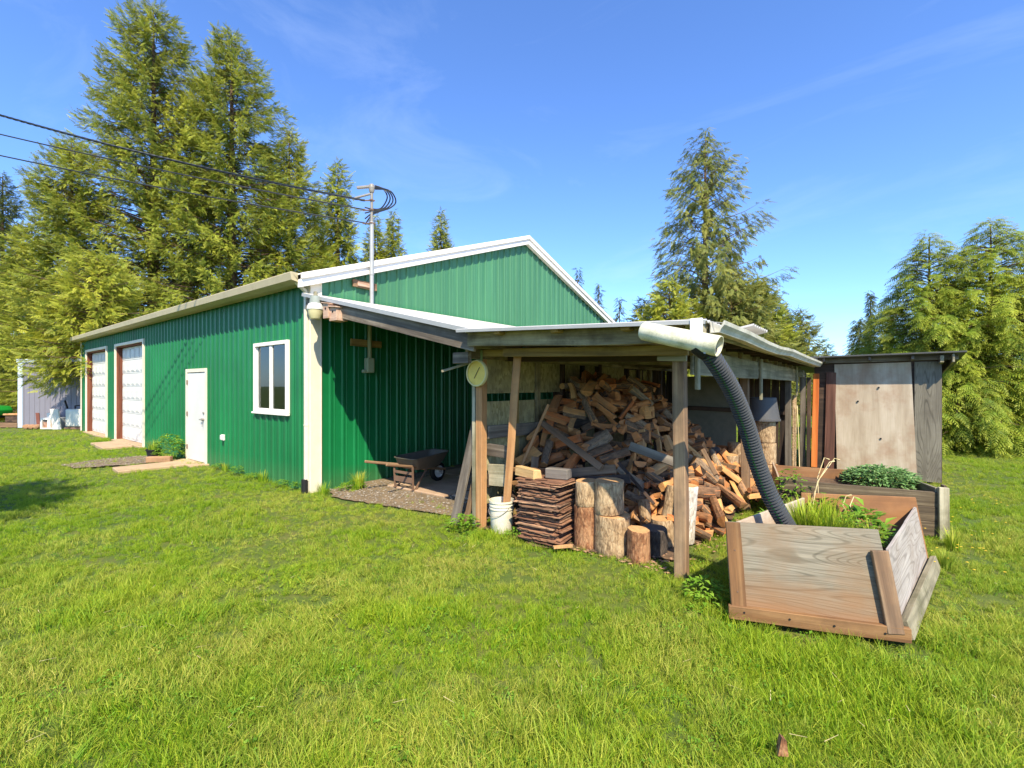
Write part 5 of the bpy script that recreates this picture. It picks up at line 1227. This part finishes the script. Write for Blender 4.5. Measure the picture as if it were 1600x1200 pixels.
for k, (x0, y0, d0, x1, y1, d1) in enumerate([(1262,800,4.7,1304,716,4.9),(1268,800,4.7,1296,722,4.8),(1280,795,4.8,1288,715,5.0),(1330,812,4.3,1322,775,4.4),(1340,812,4.3,1334,776,4.4)]):
    a, b = at(x0, d0, zt(y0, d0)), at(x1, d1, zt(y1, d1)); m_ = a.lerp(b, .6) + RT*(-.05)
    g = MB(); g.tube([a, m_, b, b+RT*.05+Vector((0,0,.01 if k % 2 else -.02))], [.004,.004,.004,.009], 5)
    tag(g.build('dry_stalk', M['dry'], None), 'dry straw coloured stalk bending up behind the grey planter grass', 'stalk', 'dry stalks')
# ------------------------------------------------------------------ the grass of the lawn: tufts placed on points
def tuft(n, h, r, seed, w_=.0027):
    rs = np.random.RandomState(seed); V, F, A, B = [], [], [], []
    for i in range(n):
        a = rs.rand()*6.28; q = rs.rand()**.5*r; az = rs.rand()*6.28; p = np.array([q*math.cos(a), q*math.sin(a), -.008]); L_ = h*(.45+.65*rs.rand()); bend = .12+.85*rs.rand()**1.3
        dv = np.array([math.cos(az), math.sin(az), 0]); f = rs.rand()*3.14; s = np.array([math.cos(f), math.sin(f), 0])*w_*(.6+.7*rs.rand()); t = rs.rand()
        for k, u in enumerate((0,.4,.75,1.0)):
            c_ = p + dv*L_*bend*u*u + np.array([0,0,L_*(u-.42*bend*u*u)]); ww = s*(1-.93*u**1.8)
            V += [c_-ww, c_+ww]; A += [t,t]; B += [u,u]
            if k: b = len(V)-4; F.append((b,b+1,b+3,b+2))
    return np_mesh('tuft', np.array(V), np.array(F), M['grass'], {'tint': ('FLOAT', np.array(A, float)), 'tip': ('FLOAT', np.array(B, float))})
tufts = bpy.data.collections.new('tufts')
for k, (n, h, r) in enumerate([(50,.085,.08),(44,.10,.07),(38,.13,.065),(56,.06,.09),(34,.17,.05)]):
    tufts.objects.link(bpy.data.objects.new('tuft_%d' % k, tuft(n, h, r, 100+k)))
clv = leafmesh(26, .06, .10, .010, .026, 31, 'weed', .4); tufts.objects.link(bpy.data.objects.new('tuft_5', clv))
rs = np.random.RandomState(5)
bed1 = [tuple(FL), tuple(FR), tuple(BR), tuple(BL)]; bed2 = [tuple(F2L), tuple(F2R), tuple(B2R), tuple(B2L)]
lavp = [tuple((ML @ Vector(q))[:2]) for q in ((-.05,-.05,0),(4,-.05,0),(4,3,0),(-.05,3,0))]
def grass_ok(x, y):
    bx, by = x, y
    if -16.5 < x < .06 and y > -.03 and y < 11.5: return 0
    q = mnoise.noise_vector(Vector((x*3, y*3, 77)))*.22; wx, wy = x+q.x, y+q.y
    if 3.35 < x < 5.66 and y > .5 and y < 7.2: return 0
    if 6.1 < x < 8.0 and 7.1 < y < 9.2: return 0
    if inpoly(x, y, bed1) or inpoly(x, y, bed2) or inpoly(x, y, lavp): return 0
    q = mnoise.noise_vector(Vector((x*3, y*3, 77)))*.22; wx, wy = x+q.x, y+q.y
    if .0 < x < 3.36 and y > -.1 and inpoly(wx, wy, ring): return .05 if y < .9 else 0
    if 3.3 < x < 5.9 and y > 0 and inpoly(wx, wy, ring2): return .3
    if -9 < x < -5.3 and y < 0 and inpoly(wx, wy, ring3): return .22
    if (Vector((x, y))-FL).dot(fd) > -.05 and (Vector((x, y))-FR).dot(fd) < .15 and -.16 < (Vector((x, y))-FL).dot(fb) < .2: return .35
    if -5.15 < x < -4.42 and -1.45 < y < -.3: return .03
    if -10.95 < x < -9.05 and -.8 < y < -.12: return 0
    if 1.3 < (Vector((x, y)) - CAM.xy).dot(FW.xy) < 24 and x < -16.6 and y < 1.5 and x < -18.6: return .25
    return 1
pts_, rot_, scl_, idx_ = [], [], [], []
def fill(d0, d1, dens, smul):
    wd_ = 2.1 if d1 < 14 else 1.5; area = (d1-d0)*(d1+d0)*wd_; n = int(area*dens)
    for _ in range(n):
        d = math.sqrt(d0*d0 + rs.rand()*(d1*d1-d0*d0)); u = rs.uniform(-wd_, wd_)*d; p = CAM.xy + RT.xy*u + FW.xy*d; x, y = p
        k = grass_ok(x, y)
        if k == 0 or rs.rand() > k: continue
        nz = mnoise.noise(Vector((x*.9, y*.9, 3))); n2 = mnoise.noise(Vector((x*2.6, y*2.6, 8))); n3 = mnoise.noise(Vector((x*.28, y*.28, 21)))
        if n2 + .6*nz < -.95 and rs.rand() < .75: continue
        hgt = max(.35, .80 + .40*nz + .40*n2 + .25*n3)*rs.uniform(.7,1.15)*smul*.85
        if d > 5.5: hgt *= .85
        hgt *= 1.25 if d < 3.6 else 1.0
        i_ = rs.choice(5, p=[.28,.26,.18,.2,.08] if n2+nz < .25 else [.18,.22,.28,.07,.25])
        # flattened swirls: a shared lean direction that drifts over the lawn
        if rs.rand() < .06 + .10*max(0, mnoise.noise(Vector((x*.7, y*.7, 90)))): i_ = 5
        la = 6.28*mnoise.noise(Vector((x*.5, y*.5, 40))); lm = .25 + .95*max(0, mnoise.noise(Vector((x*.8, y*.8, 60))))
        pts_.append((x, y, gz(x, y) + .004)); rot_.append((lm*math.cos(la)+rs.normal(0,.12), lm*math.sin(la)+rs.normal(0,.12), rs.rand()*6.28)); scl_.append(hgt); idx_.append(i_)
fill(1.0, 3.2, 560, .95); fill(3.2, 5.0, 380, .95); fill(5.0, 8.0, 230, 1.0); fill(8.0, 13, 125, 1.05); fill(13, 22, 55, 1.2); fill(22, 40, 9, 1.6)
me = bpy.data.meshes.new('grass'); me.vertices.add(len(pts_)); me.vertices.foreach_set('co', np.array(pts_, np.float32).ravel())
for an, ty, arr, key in (('rot','FLOAT_VECTOR',rot_,'vector'),('scl','FLOAT',scl_,'value'),('idx','INT',idx_,'value')):
    a = me.attributes.new(an, ty, 'POINT'); a.data.foreach_set(key, np.array(arr, np.int32 if ty == 'INT' else np.float32).ravel())
go = put('grass', me); tag(go, kind='stuff'); me.materials.append(M['grass'])
ng = bpy.data.node_groups.new('grass_nodes', 'GeometryNodeTree'); ng.interface.new_socket('Geometry', in_out='INPUT', socket_type='NodeSocketGeometry'); ng.interface.new_socket('Geometry', in_out='OUTPUT', socket_type='NodeSocketGeometry')
gi = ng.nodes.new('NodeGroupInput'); gout = ng.nodes.new('NodeGroupOutput'); ip = ng.nodes.new('GeometryNodeInstanceOnPoints'); ci = ng.nodes.new('GeometryNodeCollectionInfo')
ci.inputs['Collection'].default_value = tufts; ci.inputs['Separate Children'].default_value = True; ci.inputs['Reset Children'].default_value = True
def na(nm, ty):
    nd = ng.nodes.new('GeometryNodeInputNamedAttribute'); nd.data_type = ty; nd.inputs['Name'].default_value = nm; return nd.outputs['Attribute']
L = ng.links.new
L(gi.outputs[0], ip.inputs['Points']); L(ci.outputs[0], ip.inputs['Instance']); ip.inputs['Pick Instance'].default_value = True
L(na('idx','INT'), ip.inputs['Instance Index']); L(na('rot','FLOAT_VECTOR'), ip.inputs['Rotation']); L(na('scl','FLOAT'), ip.inputs['Scale']); L(ip.outputs[0], gout.inputs[0])
go.modifiers.new('grass', 'NODES').node_group = ng
# little yellow flowers on the right of the lawn
g = MB()
for k in range(46):
    px, d = rs.uniform(1440, 1580), rs.uniform(4.0, 7.0); p = at(px, d); z = rs.uniform(.06,.14)
    if grass_ok(p.x, p.y) < 1: continue
    g.lathe([(.001,0),(.012,.004),(.001,.008)], 6, c=(p.x,p.y,z))
tag(g.build('flowers', M['yellow']), kind='stuff')
print('GRASS', len(pts_))
# ------------------------------------------------------------------ firewood
def fw_mesh(k):
    """one split piece of firewood along x: a pie-slice or squared section, bark on the round side"""
    rg = random.Random(500+k); L_ = rg.uniform(.29, .41); kind = k % 6; nsec = 5; vs = []; sec = []
    r = rg.uniform(.056, .086); ang = [R(75), R(110), R(60), R(180), R(90), R(360)][kind]
    if kind == 5: r *= .62
    if kind == 4:
        a_, b_ = rg.uniform(.042,.062), rg.uniform(.026,.044); sec = [(-a_,-b_),(0,-b_*1.1),(a_,-b_*.9),(a_*1.05,b_*.8),(0,b_),(-a_*.9,b_*1.1)]; bark_e = {2}
    elif kind == 5:
        sec = [(r*math.cos(2*math.pi*i/12)*(1+.06*math.sin(3*i)), r*math.sin(2*math.pi*i/12)) for i in range(12)]; bark_e = set(range(12))
    else:
        m = 6; sec = [(r*rg.uniform(-.05,.1), r*rg.uniform(-.05,.1))] + [(r*math.cos(-ang/2+ang*i/m)*rg.uniform(.95,1.05), r*math.sin(-ang/2+ang*i/m)*rg.uniform(.95,1.05)) for i in range(m+1)]
        if kind == 3: sec = sec[1:]; bark_e = set(range(m))
        else: bark_e = set(range(1, m+1))
        cx = sum(p[0] for p in sec)/len(sec); cy = sum(p[1] for p in sec)/len(sec); sec = [(p[0]-cx, p[1]-cy) for p in sec]
    n = len(sec); tp = rg.uniform(-.18,.18); bw = rg.uniform(-.02,.02)
    for j in range(nsec):
        u = j/(nsec-1)-.5
        for i, (a, b) in enumerate(sec):
            f = 1+tp*u+rg.uniform(-.05,.05); vs.append((L_*u + (rg.uniform(-.01,.01) if j in (0,nsec-1) else 0) + a*.12*(1 if j in (0, nsec-1) else 0), a*f, b*f + bw*(1-4*u*u)))
    g = MB(); g.add(vs, [(j*n+i, j*n+(i+1)%n, (j+1)*n+(i+1)%n, (j+1)*n+i) for j in range(nsec-1) for i in range(n)])
    g.m = [1 if (f_ % n) in bark_e else 0 for f_ in range(len(g.f))]
    g.add(vs, [tuple(range(n))[::-1], tuple((nsec-1)*n+i for i in range(n))], 0)
    o = g.build('firewood', [M['split'], M['fbark']], None, bevel=.0035, frame=Matrix.Identity(4))
    me = o.data; bpy.data.objects.remove(o); return me
NPROTO = 24
def heap(u, v):
    h = min(1.84, .68+1.12*(v-1.0)) - 1.0*max(0, u-4.3) - .38*max(0, v-3.1)
    return max(0, h)
#DATA
PILE = "15,3600,948,760,416,-350,784,-302;2,3507,1234,1052,584,-389,-588,403;2,3580,951,662,530,671,-272,-441;22,3514,1136,888,610,-340,651,-297;10,3942,867,533,348,-846,-349,-205;17,3780,1114,817,288,538,295,735;16,3646,857,487,375,-97,-918,89;10,3580,1637,1446,94,-793,550,246;8,3634,1050,712,158,-604,-682,-382;4,3825,963,592,192,218,-395,-872;2,3668,1494,1240,864,459,199,59;9,4020,875,454,374,624,162,666;16,3587,1488,1191,16,-795,513,324;22,3899,1599,1326,264,-926,-212,165;6,3668,1554,1258,848,-483,50,212;22,4149,1119,711,713,-246,-599,269;19,4226,993,528,63,848,314,422;3,3735,1668,1370,869,-460,-180,42;6,3732,949,464,940,-57,263,-210;14,3925,1526,1181,430,-405,-760,269;10,3787,1170,726,125,-257,891,354;18,3531,1414,1028,574,262,-316,709;23,4088,1675,1350,177,-399,-756,-487;10,3962,1359,949,445,-873,-175,-94;8,3522,1172,706,655,-203,-662,302;9,4329,1420,1004,209,369,-283,-860;0,3661,1393,948,634,-257,-685,250;18,3854,1516,1100,976,-154,125,-85;17,4382,1322,857,403,-789,-462,33;15,3949,1963,1648,600,-301,-592,447;13,3660,1945,1615,497,43,-679,539;3,3915,1885,1532,118,335,332,874;2,3672,1761,1374,753,641,17,-146;0,4253,1830,1454,779,-565,266,54;14,4302,1768,1376,766,583,124,-239;19,3658,1833,1447,70,-42,-985,149;18,4068,2048,1687,191,559,761,268;4,3666,2097,1743,257,160,-14,953;8,4371,1657,1178,896,-290,-75,329;15,4163,2114,1712,432,-269,-676,533;23,3519,2100,1693,347,-616,623,-336;1,4620,845,123,868,414,272,45;6,4508,1195,526,768,-376,516,38;9,4813,946,203,377,-734,-537,173;17,4558,1447,823,577,-689,-412,151;2,4492,1940,1391,452,625,141,621;8,3682,2270,1774,618,-571,541,-3;8,4623,1345,606,69,-927,10,368;5,4734,1214,425,394,-618,581,354;13,4681,1075,222,636,-510,568,110;3,4909,1025,152,827,211,-272,445;9,4809,1402,596,284,-77,-760,-579;6,3901,2350,1746,574,-426,-626,313;10,3608,2391,1791,428,-502,-739,133;19,4676,1926,1207,101,947,152,-264;1,5406,1114,175,772,49,-505,-382;12,4733,1571,720,570,-438,694,-41;14,5093,1134,143,502,-51,-492,-709;13,3742,2396,1709,325,-258,-798,437;22,5022,1269,300,463,-3,574,-676;1,4770,1814,968,617,-442,651,-1;15,4913,1129,108,296,886,345,95;11,5176,1168,142,24,-839,-436,325;1,4943,1340,342,184,-233,133,-946;19,4881,1252,231,31,349,-936,-28;23,4172,2426,1693,25,438,-896,-62;23,5138,1534,544,968,-11,249,10;23,3870,2483,1723,121,10,778,617;21,4682,2183,1337,11,-699,715,-30;3,5054,1509,493,539,-804,179,173;20,4026,2453,1668,910,285,91,287;18,3617,2452,1662,357,-343,-605,624;23,5016,1456,368,276,72,-826,-486;2,5005,1319,189,913,213,81,338;8,4908,1977,997,567,9,-722,396;14,3605,2566,1725,163,-418,547,-707;22,5304,1365,219,7,896,359,261;1,5008,1747,664,258,-445,857,-37;20,5165,1385,199,799,-333,-347,361;23,3832,2662,1772,756,595,-147,-231;17,4479,2474,1537,405,216,-867,-196;12,5305,1311,73,764,-610,23,-211;5,5179,1630,468,968,-1,249,-14;20,5189,1360,126,784,-427,-420,166;9,5551,1349,107,522,-833,36,179;1,5061,2002,884,516,68,-735,433;12,3969,2698,1727,494,-195,-527,663;7,5148,1616,366,837,-467,68,278;19,5400,1467,175,115,-108,-728,668;4,5413,1609,342,343,-298,421,-785;14,5312,1771,537,197,-238,723,-618;7,3955,2690,1664,513,-652,-442,341;23,5489,1548,227,73,97,809,575;11,5237,1900,627,140,-309,828,-447;5,4282,2787,1714,154,-279,-326,-890;10,3677,2760,1677,1,-101,994,-42;0,3592,2851,1788,630,301,-236,-676;3,5476,1534,131,2,32,785,-619;19,4195,2785,1688,548,272,-385,-691;23,5305,1874,549,301,115,-453,-831;18,5523,1461,32,177,-286,809,-482;2,5364,1654,267,918,20,238,315;7,5322,1756,391,170,-252,-116,-946;1,3493,2900,1816,31,-706,706,57;1,3656,2918,1834,627,-39,-59,-776;0,5481,1541,56,903,294,126,288;8,4111,2824,1658,553,-605,-424,385;7,4099,2928,1749,625,-549,-430,350;9,5688,1760,257,507,129,-171,835;15,5529,1925,455,468,771,394,177;0,3866,2942,1725,323,-556,627,-439;11,4325,2900,1669,19,-370,208,-905;14,3940,3007,1781,550,-285,-476,624;7,3681,2963,1715,683,-631,-342,137;9,4868,2519,1132,636,-536,-135,539;13,5469,1923,386,910,-281,32,303;5,5654,1696,101,157,-70,-978,-115;3,3967,2969,1680,444,-714,-462,280;5,5631,1799,151,710,-585,307,244;14,5125,2386,840,736,-472,51,482;21,3697,3082,1689,83,96,702,701;20,4355,3104,1713,249,-70,-549,795;10,4273,3073,1672,50,992,-23,-114;19,4892,2669,1167,411,-163,-472,763;16,5040,2510,967,309,513,-785,-159;9,5427,2246,634,346,825,382,-232;1,5332,2284,679,309,844,377,-225;14,3502,3144,1711,594,-380,339,-622;19,5712,1953,173,628,-551,530,147;19,5771,2066,227,459,-564,513,-456;9,5327,2446,673,48,436,-669,601;0,4817,2871,1203,277,-316,-226,-879;9,5718,2220,349,273,92,-584,759;19,5217,2579,752,257,300,-771,500;15,3557,3421,1572,572,386,600,406;19,5357,2711,613,439,-788,395,173;11,5708,2469,287,865,-18,284,413;13,3726,3474,1521,399,-745,353,-400;23,5351,2961,662,332,400,319,792;7,3529,3718,1501,702,152,-530,-451;8,5535,2929,484,658,-693,265,125;20,5670,2777,290,484,55,-461,742;4,3652,3766,1509,422,880,-150,-157;11,5851,2899,304,650,-139,-38,-746;12,5897,2890,259,842,283,135,439;17,5688,2963,338,746,-433,449,-232;3,5533,3136,448,509,-610,-172,583;4,5511,3211,537,352,115,283,885;16,3932,3924,1406,291,-903,-262,178;20,3492,4078,1519,623,335,170,686;20,3837,3988,1334,885,-427,-14,186;22,3602,4057,1411,712,-50,196,672;19,5667,3162,288,459,-724,478,-192;11,5866,3167,270,187,399,826,353;21,3558,4020,1334,441,-544,-367,612;13,3714,4072,1379,574,-479,148,-647;5,5522,3359,465,618,725,-144,-269;5,3805,4123,1417,643,187,292,683;13,3818,4054,1324,778,603,154,86;2,5757,3242,206,333,-532,-491,605;2,5281,3510,539,537,2,-87,839;14,5429,3445,407,335,-812,476,-36;18,5772,3251,144,588,-379,-172,693;21,3517,4303,1409,61,711,698,-62;4,3825,4243,1283,911,-395,-9,-115;13,5791,3441,233,562,-780,-51,-270;11,5120,3764,625,777,-89,286,554;3,5678,3485,276,470,-467,630,-405;5,3844,4360,1287,162,93,-978,89;6,3731,4377,1259,151,-137,-516,-832;14,5316,3723,437,712,276,505,402;16,5505,3670,362,301,-808,430,-266;20,5575,3575,226,395,-295,-270,-827;4,5313,3872,547,380,-182,-796,-434;21,3557,4399,1202,544,-439,-235,676;12,4286,4388,1159,467,-620,359,-519;12,5186,3883,523,113,863,-463,-168;14,5666,3581,140,194,414,-751,475;3,5687,3675,187,195,383,863,265;22,3918,4522,1206,207,-220,-162,-939;6,3665,4576,1144,551,-532,-142,627;21,3777,4575,1127,298,-586,485,-576;12,5683,3863,208,829,-423,-19,365;7,3652,4712,1261,239,-416,832,-279;14,5688,3842,143,412,637,-345,-553;23,5574,3900,164,359,411,-837,-55;11,3720,4724,1192,157,-193,951,-183;2,5055,4177,499,534,-654,-37,534;11,4043,4674,1115,962,-113,34,-245;17,5271,4087,376,685,123,-416,-585;21,3517,4756,1211,61,-709,-700,-56;5,5583,4030,299,942,-81,149,-291;20,3858,4745,1182,257,477,-803,-249;13,5181,4128,400,58,-687,641,-338;6,4852,4333,651,148,-710,593,-349;8,5419,4028,231,210,-575,-709,351;22,3645,4817,1193,482,17,-875,-26;8,5019,4283,521,212,821,444,-289;0,5384,4163,366,545,427,683,232;6,5386,4107,293,269,-543,555,-569;17,3981,4835,1198,828,-192,-26,527;17,5642,4116,282,390,875,-258,-128;20,5421,4060,195,490,364,544,576;13,3537,4828,1127,445,590,-505,-445;13,5351,4255,361,106,-315,541,-773;17,5755,4020,62,610,382,-371,-587;12,5241,4314,379,812,-436,156,356;3,3824,4879,1054,624,-508,-33,593;23,5509,4189,184,769,53,-135,-623;17,4127,4878,1023,89,758,631,-142;8,3687,4855,992,418,-760,-324,377;4,5603,4250,235,785,362,-29,-502;14,3627,4875,1004,284,-822,-392,299;15,3933,4933,1067,636,-539,423,-355;18,5610,4172,71,149,-489,736,-445;4,4749,4668,684,711,-403,246,-520;13,4902,4541,522,289,-827,481,-25;14,4947,4572,506,463,117,88,874;17,5379,4474,365,19,632,464,620;20,5439,4265,88,601,-280,-170,729;2,3675,5041,1055,404,-354,-80,-839;0,3745,5041,1042,588,-593,45,548;17,4230,5072,1046,526,-155,-369,750;0,5177,4459,274,79,-636,611,-465;2,4935,4616,469,360,373,510,686;4,5272,4574,398,586,-287,424,-628;3,3610,5037,953,436,-285,168,-837;15,5644,4472,227,411,242,604,638;0,5027,4626,405,585,-644,404,-282;22,3531,5182,1099,661,-219,-280,-661;3,5679,4410,126,504,-264,407,-714;4,4927,4775,577,42,-195,-910,364;9,4031,5081,940,453,-495,374,-640;16,4310,5075,925,933,-273,84,-219;9,5101,4716,470,646,-554,356,-386;4,3537,5137,993,654,239,638,330;22,5434,4537,225,314,-285,880,-213;22,5363,4622,296,420,-154,654,-610;13,5595,4496,122,478,-308,456,-684;14,5078,4652,300,590,-255,-160,749;9,5592,4470,42,444,-423,558,-559;11,3898,5158,902,746,-81,172,639;1,5765,4535,88,611,356,224,670;23,3763,5257,986,96,475,-777,401;3,5040,4804,397,634,632,-301,-327;14,5163,4738,302,489,-106,-295,814;20,5514,4604,125,906,-246,-195,283;17,5426,4683,204,686,641,93,333;14,5493,4630,94,619,-700,-335,123;22,5896,4819,269,47,13,-32,-998;5,3675,5382,933,115,-659,-743,10;19,3681,5306,828,18,-17,514,-858;1,5174,4904,322,765,-419,249,-421;18,5113,4848,233,568,602,-415,-377;5,5388,4790,137,445,-539,-702,137;22,5247,4823,151,127,-776,600,-147;7,5175,4881,220,345,787,-498,-119;2,5268,4780,86,437,679,-512,-293;3,5703,4810,114,503,-629,-570,162;8,3592,5413,854,367,-531,160,-747;1,5258,4969,296,264,395,606,638;0,3974,5375,796,525,-789,189,-258;2,4953,4976,297,568,-267,-224,746;19,5754,4848,86,388,610,-484,-492;6,5012,5020,296,283,566,744,215;13,3519,5466,845,71,634,-629,444;3,5578,4909,143,572,-581,-403,415;5,5497,4985,233,446,636,534,334;9,5591,4845,49,329,342,-619,-626;6,4750,5192,432,419,-829,279,243;22,5634,5069,222,737,14,46,674;19,4939,5219,387,121,-448,855,-233"

FW = [fw_mesh(k) for k in range(NPROTO)]
from mathutils import Quaternion
def fw_place(k, p, q):
    o = bpy.data.objects.new('firewood', FW[k]); COL.objects.link(o)
    o.matrix_basis = Matrix.Translation(p) @ q.to_matrix().to_4x4()
    x, y, z = p
    if z > 1.15: lab, gr = 'split firewood piece high up in the loose heap under the woodshed roof', 'firewood high in the heap'
    elif x > 4.75: lab, gr = 'split firewood piece low on the right flank of the heap, toward the right hand posts', 'firewood on the right flank of the heap'
    else: lab, gr = 'split firewood piece in the lower left part of the heap, behind the shakes and rounds', 'firewood low in the heap'
    return tag(o, lab, 'firewood', gr)
for row in PILE.split(';'):
    k, x, y, z, a, b, c, d_ = [int(t) for t in row.split(',')]
    fw_place(k, Vector((x, y, z))/1000, Quaternion((a, b, c, d_)).normalized())
rg = random.Random(41); cnt = len(PILE.split(';'))
for lay in range(5):
    for k in range(6 - (lay > 2)):
        if cnt >= 300: break
        cnt += 1; fw_place(rg.randrange(NPROTO), Vector((4.86+.125*k+.05*(lay%2)+rg.uniform(-.02,.02), 1.42+rg.uniform(-.06,.06)+.03*lay, .075+.118*lay+rg.uniform(-.01,.01))), Quaternion((0,0,1), R(90)+rg.gauss(0,.14)) @ Quaternion((1,0,0), rg.uniform(0,6.28)) @ Quaternion((0,1,0), rg.gauss(0,.06)))
# pieces buried inside the heap, seen only through its gaps
rg = random.Random(77); Vs, Fs, Fm, off, cnt = [], [], [], 0, 0
tri = {}
for k in range(NPROTO):
    FW[k].calc_loop_triangles()
    tri[k] = (np.array([v.co[:] for v in FW[k].vertices]), np.array([t.vertices[:] for t in FW[k].loop_triangles]), np.array([t.material_index for t in FW[k].loop_triangles]))
while cnt < 420:
    u, v = rg.uniform(3.6, 5.5), rg.uniform(1.0, 5.0); h = heap(u, v)
    if h < .2: continue
    z = h - .16 - rg.random()*min(.28, h-.16 if h > .2 else .1)
    if z < .06: continue
    k = rg.randrange(NPROTO); Mx = Matrix.Rotation(rg.gauss(0, .8), 4, 'Z') @ Matrix.Rotation(rg.uniform(-.5,.5), 4, 'Y') @ Matrix.Rotation(rg.uniform(0,6), 4, 'X')
    V, F, m_ = tri[k]; Vs.append(V @ np.array(Mx.to_3x3()).T + np.array([u, v, z])); Fs.append(F + off); Fm.append(m_); off += len(V); cnt += 1
o = put('buried_firewood', np_mesh('buried_firewood', np.concatenate(Vs), np.concatenate(Fs), [M['split'], M['fbark']], fm=np.concatenate(Fm))); tag(o, kind='stuff')
